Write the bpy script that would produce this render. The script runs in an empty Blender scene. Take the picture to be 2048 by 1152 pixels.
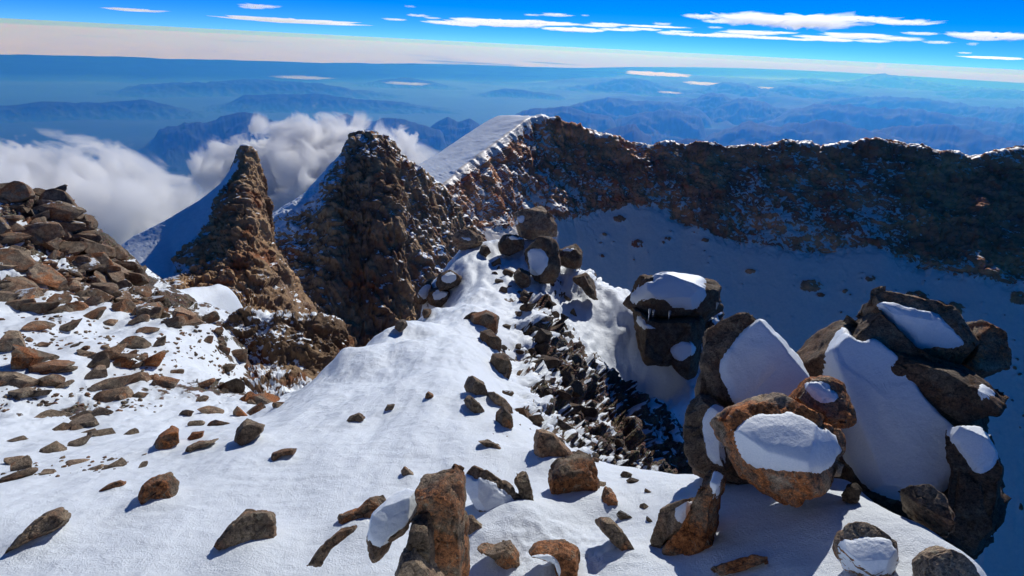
import bpy, bmesh, math, random
import numpy as np
from mathutils import Vector, Matrix
from mathutils.bvhtree import BVHTree

# ------------------------------------------------------------------ camera
scene = bpy.context.scene
C = scene.collection
FPX = 1117.0                       # focal length in photo pixels (photo is 2048 wide)
def _cam_axes():
    a = np.array([(0 - 1024) / FPX, (576 - 36) / FPX, 1.0])
    b = np.array([(2048 - 1024) / FPX, (576 - 140) / FPX, 1.0])
    up = np.cross(a, b); up /= np.linalg.norm(up)
    if up[1] < 0: up = -up
    fwd = np.array([0, 0, 1.0]); y = fwd - up * up[2]; y /= np.linalg.norm(y)
    x = np.cross(up, y); x = -np.cross(y, up) if False else np.cross(y, up)
    M = np.array([x, y, up])       # rows: world axes in (right, up, forward) camera coordinates
    if M[0][0] < 0: M[0] = -M[0]
    return M
CM = _cam_axes()
def ray(px, py):
    d = CM @ np.array([(px - 1024) / FPX, (576 - py) / FPX, 1.0])
    return d / np.linalg.norm(d)
def P(px, py, D):                   # point seen at photo pixel (px, py), D metres from the eye
    return ray(px, py) * D
def project(p):                     # world points -> photo pixels
    c = np.asarray(p) @ CM
    z = np.maximum(c[..., 2], 1e-3)
    return 1024 + FPX * c[..., 0] / z, 576 - FPX * c[..., 1] / z
cam_d = bpy.data.cameras.new('camera'); cam = bpy.data.objects.new('camera', cam_d); C.objects.link(cam)
cam_d.sensor_width = 36; cam_d.lens = FPX / 2048 * 36; cam_d.clip_start = 0.05; cam_d.clip_end = 2e6
_r, _u, _f = CM[:, 0], CM[:, 1], CM[:, 2]
cam.matrix_world = Matrix(((_r[0], _u[0], -_f[0], 0), (_r[1], _u[1], -_f[1], 0), (_r[2], _u[2], -_f[2], 0), (0, 0, 0, 1)))
scene.camera = cam

# ------------------------------------------------------------------ sky, sun, exposure
SUN_AZ, SUN_EL = math.radians(22), math.radians(30)      # azimuth to the right of +Y
world = bpy.data.worlds.new('World'); scene.world = world; world.use_nodes = True
wn = world.node_tree; wn.nodes.clear()
sky = wn.nodes.new('ShaderNodeTexSky'); sky.sky_type = 'NISHITA'; sky.sun_disc = False
sky.sun_elevation = SUN_EL; sky.sun_rotation = SUN_AZ
sky.altitude = 5600; sky.air_density = 0.38; sky.dust_density = 0.0; sky.ozone_density = 6.0
bg = wn.nodes.new('ShaderNodeBackground'); bg.inputs[1].default_value = 0.15
hs = wn.nodes.new('ShaderNodeHueSaturation'); hs.inputs['Saturation'].default_value = 1.22; hs.inputs['Hue'].default_value = 0.505
wo = wn.nodes.new('ShaderNodeOutputWorld')
wn.links.new(sky.outputs[0], hs.inputs['Color']); wn.links.new(hs.outputs[0], bg.inputs[0]); wn.links.new(bg.outputs[0], wo.inputs[0])
sun_d = bpy.data.lights.new('sun', 'SUN'); sun_d.energy = 3.4; sun_d.angle = math.radians(0.53); sun_d.color = (1.0, 0.98, 0.95)
sun = bpy.data.objects.new('sun', sun_d); C.objects.link(sun)
SUN_DIR = Vector((math.sin(SUN_AZ) * math.cos(SUN_EL), math.cos(SUN_AZ) * math.cos(SUN_EL), math.sin(SUN_EL)))
sun.rotation_euler = (-SUN_DIR).to_track_quat('-Z', 'Y').to_euler()
vs = scene.view_settings; vs.view_transform = 'Standard'; vs.look = 'None'; vs.exposure = 0.12; vs.gamma = 1.0
try: vs.use_curve_mapping = False
except Exception: pass
scene.render.engine = 'CYCLES'
cy = scene.cycles
cy.use_denoising = True; cy.max_bounces = 12; cy.diffuse_bounces = 3; cy.glossy_bounces = 1; cy.transmission_bounces = 2
cy.volume_bounces = 10; cy.transparent_max_bounces = 6; cy.volume_step_rate = 1.0; cy.volume_max_steps = 512
cy.sample_clamp_indirect = 4.0; cy.use_adaptive_sampling = True; cy.adaptive_threshold = 0.02
cy.caustics_reflective = False; cy.caustics_refractive = False

# ------------------------------------------------------------------ noise
_rs = np.random.RandomState(7)
_G = _rs.normal(size=(32, 32, 32, 3)); _G /= np.linalg.norm(_G, axis=-1, keepdims=True); _G = _G.reshape(-1, 3)
_J = _rs.rand(32 * 32 * 32, 3)
def perlin(p):
    p = np.asarray(p, float); i = np.floor(p).astype(int); f = p - i
    u = f * f * f * (f * (f * 6 - 15) + 10); out = 0
    for dx in (0, 1):
        wx = u[:, 0] if dx else 1 - u[:, 0]
        for dy in (0, 1):
            wy = u[:, 1] if dy else 1 - u[:, 1]
            for dz in (0, 1):
                wz = u[:, 2] if dz else 1 - u[:, 2]
                g = _G[(((i[:, 0] + dx) & 31) * 32 + ((i[:, 1] + dy) & 31)) * 32 + ((i[:, 2] + dz) & 31)]
                out = out + wx * wy * wz * (g[:, 0] * (f[:, 0] - dx) + g[:, 1] * (f[:, 1] - dy) + g[:, 2] * (f[:, 2] - dz))
    return out * 1.6
def fbm(p, octv=4, gain=0.5, lac=2.03, ridged=False):
    p = np.asarray(p, float); a = 1.0; s = 0; n = 0
    for k in range(octv):
        v = perlin(p + 13.7 * k)
        if ridged: v = 1 - 2 * np.abs(v)
        s = s + a * v; n += a; a *= gain; p = p * lac
    return s / n
def worley(p):                      # F1, F2 - F1, cell id
    p = np.asarray(p, float); i = np.floor(p).astype(int); f = p - i
    f1 = np.full(len(p), 9.0); f2 = f1.copy(); cid = np.zeros(len(p), int)
    for dx in (-1, 0, 1):
        for dy in (-1, 0, 1):
            for dz in (-1, 0, 1):
                h = (((i[:, 0] + dx) & 31) * 32 + ((i[:, 1] + dy) & 31)) * 32 + ((i[:, 2] + dz) & 31)
                d = np.sqrt((((_J[h] + (dx, dy, dz)) - f) ** 2).sum(1))
                n = d < f1
                f2 = np.where(n, f1, np.minimum(f2, d)); cid = np.where(n, h, cid); f1 = np.where(n, d, f1)
    return f1, f2 - f1, cid
def smooth(a, b, x):
    t = np.clip((x - a) / (b - a), 0, 1); return t * t * (3 - 2 * t)

# ------------------------------------------------------------------ mesh helpers
def mesh_np(name, verts, faces, mat=None, smooth_shade=True, attrs=None):
    verts = np.asarray(verts, np.float32); faces = np.asarray(faces, np.int32)
    me = bpy.data.meshes.new(name); k = faces.shape[1]
    me.vertices.add(len(verts)); me.vertices.foreach_set('co', verts.ravel())
    me.loops.add(faces.size); me.loops.foreach_set('vertex_index', faces.ravel())
    me.polygons.add(len(faces)); me.polygons.foreach_set('loop_start', np.arange(0, faces.size, k, dtype=np.int32))
    try: me.polygons.foreach_set('loop_total', np.full(len(faces), k, np.int32))
    except Exception: pass
    me.update(calc_edges=True); me.validate()
    if smooth_shade: me.polygons.foreach_set('use_smooth', np.ones(len(me.polygons), bool))
    for n, v in (attrs or {}).items():
        a = me.attributes.new(n, 'FLOAT', 'POINT'); a.data.foreach_set('value', np.asarray(v, np.float32))
    if mat: me.materials.append(mat)
    return me
def link(name, me, parent=None, label=None, cat=None, group=None, kind=None, loc=None):
    o = bpy.data.objects.new(name, me); C.objects.link(o)
    if parent is not None: o.parent = parent
    if loc is not None: o.location = loc
    if label: o['label'] = label
    if cat: o['category'] = cat
    if group: o['group'] = group
    if kind: o['kind'] = kind
    return o
def grid_faces(nu, nv):
    i = np.arange(nu * nv).reshape(nu, nv)
    return np.stack([i[:-1, :-1], i[1:, :-1], i[1:, 1:], i[:-1, 1:]], -1).reshape(-1, 4)
def grid_normals(Q):                # Q: (nu, nv, 3)
    a = np.gradient(Q, axis=0); b = np.gradient(Q, axis=1); n = np.cross(a, b)
    return n / np.maximum(np.linalg.norm(n, axis=-1, keepdims=True), 1e-9)

# ------------------------------------------------------------------ material helpers
class NT:
    def __init__(s, name):
        s.m = bpy.data.materials.new(name); s.m.use_nodes = True; s.t = s.m.node_tree; s.t.nodes.clear()
        s.out = s.n('ShaderNodeOutputMaterial')
    def n(s, typ, **kw):
        nd = s.t.nodes.new(typ)
        for k, v in kw.items():
            if k in nd.inputs.keys(): s.inp(nd, k, v)
            else: setattr(nd, k, v)
        return nd
    def inp(s, nd, k, v):
        if isinstance(v, bpy.types.NodeSocket): s.t.links.new(v, nd.inputs[k])
        else: nd.inputs[k].default_value = v
    def l(s, a, b): s.t.links.new(a, b)
    def noise(s, vec, scale, detail=4, rough=0.55, dist=0.0):
        nd = s.n('ShaderNodeTexNoise'); nd.inputs['Scale'].default_value = scale; nd.inputs['Detail'].default_value = detail
        nd.inputs['Roughness'].default_value = rough; nd.inputs['Distortion'].default_value = dist
        if vec is not None: s.l(vec, nd.inputs['Vector'])
        return nd.outputs['Fac']
    def ramp(s, fac, stops):
        nd = s.n('ShaderNodeValToRGB'); e = nd.color_ramp.elements
        while len(e) < len(stops): e.new(0.5)
        for q, (p, c) in zip(e, stops):
            q.position = p; q.color = (*c, 1) if len(c) == 3 else c
        s.l(fac, nd.inputs[0]); return nd.outputs[0]
    def mix(s, fac, a, b, typ='MIX'):
        nd = s.n('ShaderNodeMix'); nd.data_type = 'RGBA'; nd.blend_type = typ
        for k, v in ((0, fac), (6, a), (7, b)):
            if isinstance(v, bpy.types.NodeSocket): s.l(v, nd.inputs[k])
            elif k == 0: nd.inputs[0].default_value = v
            else: nd.inputs[k].default_value = (*v, 1)
        return nd.outputs[2]
    def math(s, op, a, b=None, c=None, clamp=False):
        nd = s.n('ShaderNodeMath'); nd.operation = op; nd.use_clamp = clamp
        for k, v in enumerate((a, b, c)):
            if v is None: continue
            if isinstance(v, bpy.types.NodeSocket): s.l(v, nd.inputs[k])
            else: nd.inputs[k].default_value = v
        return nd.outputs[0]
    def mapr(s, v, a, b, c=0.0, d=1.0, typ='SMOOTHSTEP'):
        nd = s.n('ShaderNodeMapRange'); nd.interpolation_type = typ
        s.l(v, nd.inputs[0])
        for k, x in zip((1, 2, 3, 4), (a, b, c, d)): nd.inputs[k].default_value = x
        return nd.outputs[0]
    def attr(s, name, typ='GEOMETRY'):
        nd = s.n('ShaderNodeAttribute'); nd.attribute_name = name; nd.attribute_type = typ; return nd.outputs['Fac']

#@@SETTING
# ------------------------------------------------------------------ far country: plain and hills under the haze
LOW = -4300.0                       # level of the plain below the eye
def land_material():
    m = NT('land'); g = m.n('ShaderNodeNewGeometry'); pos = g.outputs['Position']
    a = m.noise(pos, 0.00025, 6, 0.6); b = m.noise(pos, 0.0011, 5, 0.65)
    f = m.math('ADD', m.math('MULTIPLY', a, 0.6), m.math('MULTIPLY', b, 0.4))
    col = m.ramp(f, [(0.36, (0.008, 0.016, 0.008)), (0.5, (0.014, 0.024, 0.011)), (0.60, (0.025, 0.036, 0.016)), (0.7, (0.05, 0.055, 0.03))])
    bs = m.n('ShaderNodeBsdfPrincipled', Roughness=0.95); m.l(col, bs.inputs['Base Color']); bs.inputs['Specular IOR Level'].default_value = 0.1
    m.l(bs.outputs[0], m.out.inputs[0]); return m.m
M_LAND = land_material()
def polar_plain():
    nu, nv = 560, 330
    az = np.concatenate([np.linspace(-math.pi, -0.95, 20)[:-1], np.linspace(-0.95, 0.95, nu - 38), np.linspace(0.95, math.pi, 20)[1:]])
    r = np.concatenate([np.geomspace(420, 6000, 30)[:-1], np.geomspace(6000, 130000, nv - 49), np.geomspace(130000, 390000, 21)[1:]])
    nu, nv = len(az), len(r)
    A, R = np.meshgrid(az, r, indexing='ij')
    x, y = R * np.sin(A), R * np.cos(A)
    pts = np.stack([x.ravel(), y.ravel(), np.zeros(x.size)], 1)
    cone = -300 - (R - 400) * 0.48                       # flank of the volcano falling to the plain
    soft = fbm(pts / 7000.0, 4).reshape(nu, nv) * 160
    rid = fbm(pts / 8500.0 + 3.1, 5, ridged=True).reshape(nu, nv)
    big = fbm(pts / 26000.0 + 9.2, 2).reshape(nu, nv)
    sierra = smooth(0.02, 0.32, A + 0.25 * big) * smooth(9000, 16000, R) * (1 - smooth(90000, 150000, R))
    far = smooth(-0.4, 0.2, A) * smooth(30000, 60000, R)
    h = soft + np.maximum(rid - 0.05, 0) ** 1.2 * 900 * sierra + np.maximum(rid, 0) * 350 * far * smooth(160000, 90000, R)
    z = np.maximum(LOW, cone) + h * np.clip((R - 3000) / 9000, 0, 1)
    return mesh_np('plain', np.stack([x, y, z], -1).reshape(-1, 3), grid_faces(nu, nv), M_LAND)
link('plain', polar_plain(), kind='structure')

def hill_range(pts, H, seed):
    """A range whose crest is seen along the photo pixels pts and stands H metres over the plain; a real ridge with spurs."""
    xs = np.array([p[0] for p in pts], float); ys = np.array([p[1] for p in pts], float)
    w = (xs[-1] - xs[0]) * 0.22; xs = np.concatenate([[xs[0] - w], xs, [xs[-1] + w]]); ys = np.concatenate([[ys[0] + 8], ys, [ys[-1] + 8]])
    n = 300; X = np.linspace(xs[0], xs[-1], n); Y = np.interp(X, xs, ys)
    k = np.ones(9) / 9; Y = np.convolve(np.pad(Y, 4, mode='edge'), k, 'valid')
    d = np.stack([ray(a, b) for a, b in zip(X, Y)])
    tan = -d[:, 2] / np.hypot(d[:, 0], d[:, 1])
    tm = tan[np.argmin(Y)]; hd = (-LOW - H) / max(tm, 0.012)          # horizontal distance of the range
    crest = d * (hd / np.hypot(d[:, 0], d[:, 1]))[:, None]
    base = LOW - 260
    end = smooth(0, 0.16, np.linspace(0, 1, n)) * smooth(0, 0.16, 1 - np.linspace(0, 1, n))
    top = base + (np.maximum(crest[:, 2], LOW + 20) - base) * (0.02 + 0.98 * end)
    rough = fbm(np.stack([X * hd / 1117 / 700, np.full(n, seed * 3.3), np.full(n, 0.5)], 1), 4)
    top += rough * 0.10 * H * end
    depth = H * 3.0
    v = np.linspace(-1, 1, 61)
    fw = crest[:, :2] / np.linalg.norm(crest[:, :2], axis=1, keepdims=True)
    off = v[None, :] * depth
    Q = np.zeros((n, len(v), 3))
    Q[:, :, 0] = crest[:, 0, None] + fw[:, 0, None] * off; Q[:, :, 1] = crest[:, 1, None] + fw[:, 1, None] * off
    q = Q.reshape(-1, 3)
    q2 = q / (H * 1.15); q2[:, 2] = seed
    rid = fbm(q2, 5, ridged=True).reshape(n, -1)
    w = (1 - np.abs(v)) ** 1.3
    amp = np.clip(np.abs(v) * 4, 0, 1) * np.clip((1 - np.abs(v)) * 3, 0, 1)
    Q[:, :, 2] = base + (top - base)[:, None] * w[None] + rid * 0.30 * H * amp[None] * end[:, None]
    return link('hills', mesh_np('hills', Q.reshape(-1, 3), grid_faces(n, len(v)), M_LAND), kind='structure')
RANGES = [
 ([(-120, 228), (0, 212), (90, 203), (160, 205), (230, 204), (290, 199), (330, 208), (380, 222)], 800),
 ([(225, 192), (260, 172), (330, 166), (410, 164), (500, 158), (570, 162), (640, 166), (700, 178), (770, 190)], 1100),
 ([(440, 212), (490, 190), (560, 188), (640, 188), (700, 196), (800, 204), (900, 222)], 900),
 ([(330, 265), (380, 248), (430, 240), (470, 228), (490, 223), (520, 230), (560, 250), (600, 275)], 1500),
 ([(600, 262), (650, 240), (690, 228), (730, 240), (780, 250), (830, 262)], 1300),
 ([(720, 262), (760, 236), (800, 235), (840, 246), (880, 262)], 1400),
 ([(850, 262), (895, 232), (915, 243), (940, 237), (980, 262)], 1300),
 ([(700, 172), (760, 160), (810, 155), (860, 162), (930, 178)], 900),
 ([(950, 190), (1010, 176), (1060, 182), (1120, 190)], 800),
 ([(1000, 240), (1050, 222), (1090, 214), (1130, 211), (1170, 222), (1220, 236)], 1300),
 ([(1060, 200), (1130, 180), (1190, 168), (1230, 158), (1270, 155), (1310, 165), (1360, 178), (1420, 196)], 1300),
 ([(1130, 215), (1180, 200), (1220, 194), (1270, 202), (1300, 200), (1350, 208), (1400, 218)], 1200),
 ([(1200, 270), (1225, 253), (1245, 248), (1270, 252), (1300, 272)], 1500),
 ([(1230, 240), (1270, 230), (1320, 218), (1360, 224), (1400, 236)], 1300),
 ([(1320, 212), (1370, 190), (1420, 170), (1445, 164), (1480, 166), (1520, 176), (1570, 190)], 1300),
 ([(1350, 224), (1390, 196), (1425, 184), (1450, 190), (1480, 206)], 1400),
 ([(1400, 232), (1450, 206), (1490, 196), (1530, 205), (1580, 222)], 1400),
 ([(1480, 196), (1530, 180), (1570, 170), (1600, 172), (1650, 180), (1720, 190)], 1300),
 ([(1500, 170), (1560, 160), (1620, 156), (1680, 164), (1760, 172)], 1100),
 ([(1560, 190), (1640, 176), (1700, 162), (1760, 146), (1800, 152), (1860, 164), (1950, 176), (2100, 186)], 2000),
 ([(1600, 216), (1660, 198), (1740, 192), (1840, 196), (1940, 210), (2100, 226)], 1400),
 ([(1760, 200), (1860, 184), (1960, 178), (2120, 186)], 1300),
 ([(1540, 240), (1590, 215), (1640, 210), (1690, 206), (1740, 216), (1790, 218), (1860, 222), (1960, 240), (2100, 256)], 1600),
 ([(1430, 270), (1480, 250), (1505, 245), (1540, 252), (1600, 246), (1640, 235), (1680, 245), (1740, 262), (1800, 280)], 1700),
 ([(1700, 285), (1770, 256), (1850, 248), (1930, 256), (2010, 276), (2120, 290)], 1700),
 ([(1320, 290), (1370, 280), (1405, 275), (1440, 290)], 1700),
 ([(1470, 300), (1510, 282), (1545, 279), (1600, 300)], 1700),
 ([(1580, 305), (1620, 292), (1700, 293), (1760, 310)], 1600),
 ([(1880, 240), (1960, 222), (2040, 214), (2140, 216)], 1500),
]
for i, (pp, hh) in enumerate(RANGES): hill_range(pp, hh * (0.95 if i < 9 else 1.3), i + 1)

# haze: the air of the lowland, its top just above the eye and the highest crest
def haze_box():
    m = NT('haze_air'); v = m.n('ShaderNodeVolumePrincipled')
    v.inputs['Color'].default_value = (0.045, 0.265, 1.0, 1); v.inputs['Absorption Color'].default_value = (1, 1, 1, 1)
    v.inputs['Density'].default_value = 3.8e-5; v.inputs['Anisotropy'].default_value = 0.34
    m.l(v.outputs[0], m.out.inputs['Volume'])
    s = 400000.0; t = 4.0; b = LOW - 1500
    vv = [(x, y, z) for x in (-s, s) for y in (-s, s) for z in (b, t)]
    ff = [(0, 1, 3, 2), (4, 6, 7, 5), (0, 4, 5, 1), (2, 3, 7, 6), (0, 2, 6, 4), (1, 5, 7, 3)]
    o = link('haze', mesh_np('haze', vv, ff, m.m, smooth_shade=False), kind='stuff'); o['label'] = 'blue haze filling the lowland air'
haze_box()
def valley_mist():
    m = NT('mist_air'); v = m.n('ShaderNodeVolumePrincipled')
    v.inputs['Color'].default_value = (0.14, 0.48, 1.0, 1); v.inputs['Absorption Color'].default_value = (1, 1, 1, 1)
    v.inputs['Density'].default_value = 8.0e-5; v.inputs['Anisotropy'].default_value = 0.4
    m.l(v.outputs[0], m.out.inputs['Volume'])
    s = 396000.0; t = LOW + 520; b = LOW - 1200
    vv = [(x, y, z) for x in (-s, s) for y in (-s, s) for z in (b, t)]
    ff = [(0, 1, 3, 2), (4, 6, 7, 5), (0, 4, 5, 1), (2, 3, 7, 6), (0, 2, 6, 4), (1, 5, 7, 3)]
    o = link('valley_mist', mesh_np('valley_mist', vv, ff, m.m, smooth_shade=False), kind='stuff'); o['label'] = 'pale morning mist lying in the valleys between the hills'
valley_mist()

# ------------------------------------------------------------------ clouds
def white_cloud_material():
    m = NT('cloud_ice'); v = m.n('ShaderNodeVolumePrincipled'); v.inputs['Color'].default_value = (0.99, 0.99, 0.99, 1)
    v.inputs['Density'].default_value = 0.0012; v.inputs['Anisotropy'].default_value = 0.6
    m.l(v.outputs[0], m.out.inputs['Volume']); return m.m
M_CLOUD = white_cloud_material()
def streak_cloud(px, py, w, h, seed, alt=2600.0, label=None, group='white cloud streaks above the horizon'):
    """Flat cloud lens w x h photo pixels in size at height alt above the eye, made of ragged puffs; one mesh."""
    d = ray(px, py); D = alt / (max(d[2], 0.012) if alt > 0 else min(d[2], -0.012)); c = d * D; k = D / FPX
    rs = np.random.RandomState(seed)
    nu, nv = 56, 15
    L, T = w * k * 0.5, h * k * 0.5
    u = np.linspace(0, 2 * math.pi, nu, endpoint=False); v = np.linspace(-1, 1, nv)
    a = math.atan2(c[0], c[1])
    right = np.array([math.cos(a), -math.sin(a), 0]); fwd = np.array([math.sin(a), math.cos(a), 0])
    U, V = np.meshgrid(u, v, indexing='ij')
    rad = np.sqrt(np.maximum(1 - V ** 2, 0.0)) ** 0.7
    q = np.stack([np.cos(U) * rad * 2.2 + seed, np.sin(U) * rad * 1.6, V * 0.8 + seed * 0.37], -1).reshape(-1, 3)
    n1 = fbm(q * 1.7, 4).reshape(U.shape); n2 = fbm(q * 4.0 + 5, 3).reshape(U.shape)
    rad2 = rad * (1 + 0.9 * n1 + 0.3 * n2)
    lx = np.cos(U) * rad2 * L; ly = np.sin(U) * rad2 * L * 0.45; lz = V * T * (0.75 + 0.9 * n2) + n1 * T * 0.8
    Q = c + lx[..., None] * right + ly[..., None] * fwd + lz[..., None] * np.array([0, 0, 1.0])
    Q = np.concatenate([Q, Q[:1]], 0)
    me = mesh_np('cloud', Q.reshape(-1, 3), grid_faces(nu + 1, nv), M_CLOUD)
    return link('cloud', me, label=label or 'thin white cloud streak in the blue sky above the horizon', cat='cloud', group=None if label else group)
BIG = [(1500, 38, 110, 22, 'long tapering white cloud bank highest above the snow dome and cliff'),
       (1610, 44, 150, 26, 'largest fleecy white cloud in the row above the crater cliff'),
       (1735, 38, 78, 10, 'smooth flat white cloud lens beside the largest fleecy cloud'),
       (1808, 45, 82, 9, 'flat white cloud sliver at the tail of the cloud row'),
       (1405, 33, 60, 9, 'small slanting white cloud ahead of the long tapering bank'),
       (1000, 46, 170, 14, 'ragged white cloud patch leading the long broken cloud band'),
       (1985, 72, 100, 12, 'pale streaky cloud hanging over the far end of the cliff'),
       (590, 42, 205, 8, 'long faint cloud bar over the two pointed rock peaks'),
       (1762, 133, 14, 10, 'tiny isolated puff floating over the highest distant mountain')]
for i, (x, y, w, h, lab) in enumerate(BIG):
    streak_cloud(x, y, w, h, i + 1, label=lab, alt=2600.0 if y < 120 else 900.0)
_rc = random.Random(5)
SMALL = [(268, 20, 70, 5), (520, 12, 55, 6), (505, 15, 40, 5), (820, 13, 20, 4), (835, 31, 36, 5), (865, 36, 30, 4), (790, 39, 40, 4),
         (1110, 30, 55, 6), (1065, 30, 30, 4), (1170, 31, 14, 4), (1435, 43, 46, 7), (1430, 55, 24, 4), (1800, 78, 60, 6), (1700, 74, 60, 7),
         (1840, 67, 44, 5), (1875, 85, 34, 5), (1945, 88, 14, 5), (1930, 106, 16, 3), (1985, 116, 66, 4), (1965, 78, 46, 5), (1325, 48, 30, 5)]
for k in range(30):                                      # the long broken band from the snow dome to the right
    x = 900 + k * 29 + _rc.uniform(-10, 10)
    SMALL.append((x, 42 + (x - 900) * 0.042 + _rc.uniform(-7, 8), _rc.uniform(40, 110), _rc.uniform(3.5, 8)))
for i, (x, y, w, h) in enumerate(SMALL):
    if i < 21: streak_cloud(x, y, w, h, 40 + i, label='small white cloud wisp on its own in the deep blue sky')['group'] = 'single cloud wisps'
    else: streak_cloud(x, y, w, h, 40 + i, label='white streak in the long broken cloud band above the skyline')['group'] = 'streaks of the broken cloud band' 

for i, (x, y, w, h, lab) in enumerate([(605, 155, 90, 6, 'faint low cloud strip over the far flat-topped hills'), (815, 167, 75, 6, 'short bright low cloud strip over the hills beyond the rock peak'),
        (1340, 185, 40, 5, 'little low cloud wisp among the distant blue ridges'), (1405, 167, 60, 7, 'bright low cloud patch in the pale valley behind the blue ridges'), (1310, 148, 120, 8, 'broad pale low cloud sheet near the hazy skyline'),
        (1535, 176, 30, 4, 'small white cloud fleck caught between two distant peaks'), (1365, 256, 26, 4, 'tiny white cloud fleck over the plain beyond the crater wall')]):
    streak_cloud(x, y, w, h, 120 + i, alt=-3300.0, label=lab)
def cloud_sea():
    """Layer of low cloud covering the far lowland; a body of mist with a top and an underside."""
    nu, nv = 220, 70
    deg = np.linspace(-66, 56, nu); az = np.radians(deg); t = np.linspace(0, 1, nv) ** 2.0
    edge = 60000 + 14000 * smooth(-22, 0, deg) + 90000 * smooth(0, 30, deg) + 4000 * fbm(np.stack([az * 14, az * 0, az * 0], 1), 4)
    R = edge[:, None] + (386000 - edge[:, None]) * t[None]; A = np.repeat(az[:, None], nv, 1)
    x, y = R * np.sin(A), R * np.cos(A); q = np.stack([x.ravel(), y.ravel(), 0 * x.ravel()], 1)
    n = fbm(q / 9000, 5).reshape(x.shape)
    body = (620 - 330 * smooth(-22, 4, deg))[:, None]; taper = smooth(0, 1, t[None] / (0.03 + 0.12 * smooth(-20, 0, deg)[:, None])) * smooth(0, 0.03, 1 - t)[None]
    th = body * taper * (1 + 0.5 * n) + 2
    top = np.stack([x, y, -2500 + 120 * n * taper + th * 0.5], -1); bot = np.stack([x, y, -2500 - th * 0.5], -1)
    Q = np.concatenate([top, bot[:, ::-1], top[:, :1]], 1)
    vt = Q.reshape(-1, 3); fc = grid_faces(*Q.shape[:2]); k = Q.shape[1]
    caps = []                                            # close both ends
    for row in (0, nu - 1):
        for j in range(nv - 1):
            p = [row * k + j, row * k + j + 1, row * k + (2 * nv - 2 - j), row * k + (2 * nv - 1 - j)]
            caps.append(p if row == 0 else p[::-1])
    m = NT('cloud_layer'); d = m.n('ShaderNodeBsdfDiffuse'); d.inputs[0].default_value = (0.95, 0.93, 0.80, 1); m.l(d.outputs[0], m.out.inputs[0])
    o = link('cloud_sea', mesh_np('cloud_sea', vt, np.concatenate([fc, np.array(caps)]), m.m), kind='stuff'); o['label'] = 'pale sea of low cloud along the skyline'
cloud_sea()
def cloud_volume(name, c, rad, seed, dens, label, thr=0.0, scale=3.2):
    """A billowing cloud: an ellipsoid of air filled with noisy mist."""
    m = NT(name + '_mist'); tc = m.n('ShaderNodeTexCoord'); p = tc.outputs['Object']
    L = m.n('ShaderNodeVectorMath', operation='LENGTH'); m.l(p, L.inputs[0])
    mp = m.n('ShaderNodeMapping'); m.l(p, mp.inputs[0]); mp.inputs['Location'].default_value = (seed, seed * 0.7, seed * 1.3)
    mp.inputs['Scale'].default_value = (1, rad[1] / rad[0], rad[2] / rad[0])
    n = m.noise(mp.outputs[0], scale, 8, 0.62, 0.7)
    body = m.math('SUBTRACT', 1.0, m.math('POWER', L.outputs['Value'], 2.0))
    f = m.math('ADD', m.math('MULTIPLY', body, 0.95), m.math('MULTIPLY', m.math('SUBTRACT', n, 0.5), 3.0))
    f = m.mapr(f, 0.48 + thr, 0.64 + thr)
    f = m.math('MULTIPLY', f, m.mapr(L.outputs['Value'], 1.0, 0.8))
    v = m.n('ShaderNodeVolumePrincipled'); v.inputs['Color'].default_value = (0.998, 0.998, 0.998, 1); v.inputs['Anisotropy'].default_value = 0.2
    m.l(m.math('MULTIPLY', f, dens), v.inputs['Density']); m.l(v.outputs[0], m.out.inputs['Volume'])
    bm = bmesh.new(); bmesh.ops.create_icosphere(bm, subdivisions=3, radius=1.0); me = bpy.data.meshes.new(name); bm.to_mesh(me); bm.free()
    m.m.cycles.volume_step_rate = 0.08; me.materials.append(m.m); o = link('cloud', me, label=label, cat='cloud'); o.location = Vector(c); o.scale = rad
    o.rotation_euler = (0, 0, -math.atan2(c[0], c[1])); return o
cloud_volume('cloud', P(655, 378, 1500), (380, 300, 215), 3.1, 0.06, 'bright billowing white cloud rising behind the two pointed rock peaks')
cloud_volume('cloud', P(40, 458, 1000), (275, 240, 140), 8.4, 0.055, 'soft white cloud bank behind the rubble outcrop and pinnacle')
#@@END_SETTING

# ------------------------------------------------------------------ materials of the mountain
def snow_shader(m, pos, bump_scale=30.0, strength=0.25, dist=0.01, shade_tint=None):
    n1 = m.noise(pos, bump_scale, 5, 0.7); n2 = m.noise(pos, bump_scale * 0.12, 3, 0.5)
    h = m.math('ADD', m.math('MULTIPLY', n1, 0.8), m.math('MULTIPLY', n2, 1.2))
    bp = m.n('ShaderNodeBump'); bp.inputs['Strength'].default_value = strength; bp.inputs['Distance'].default_value = dist; m.l(h, bp.inputs['Height'])
    col = m.ramp(m.noise(pos, bump_scale * 2.5, 2, 0.6), [(0.3, (0.77, 0.84, 0.89)), (0.7, (0.90, 0.94, 0.97))])
    if shade_tint: col = m.mix(1.0, col, shade_tint, 'MULTIPLY')  # warm tint in the snow colour, offsetting the blue skylight of the shade
    b = m.n('ShaderNodeBsdfPrincipled'); m.l(col, b.inputs['Base Color']); m.l(bp.outputs[0], b.inputs['Normal'])
    b.inputs['Roughness'].default_value = 0.5; b.inputs['Specular IOR Level'].default_value = 0.35
    return b.outputs[0]
def snow_material(name, sc=60.0, st=0.5, ds=0.010):
    m = NT(name); g = m.n('ShaderNodeNewGeometry'); m.l(snow_shader(m, g.outputs['Position'], sc, st, ds), m.out.inputs[0]); return m.m
M_SNOW = snow_material('snow')
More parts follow.
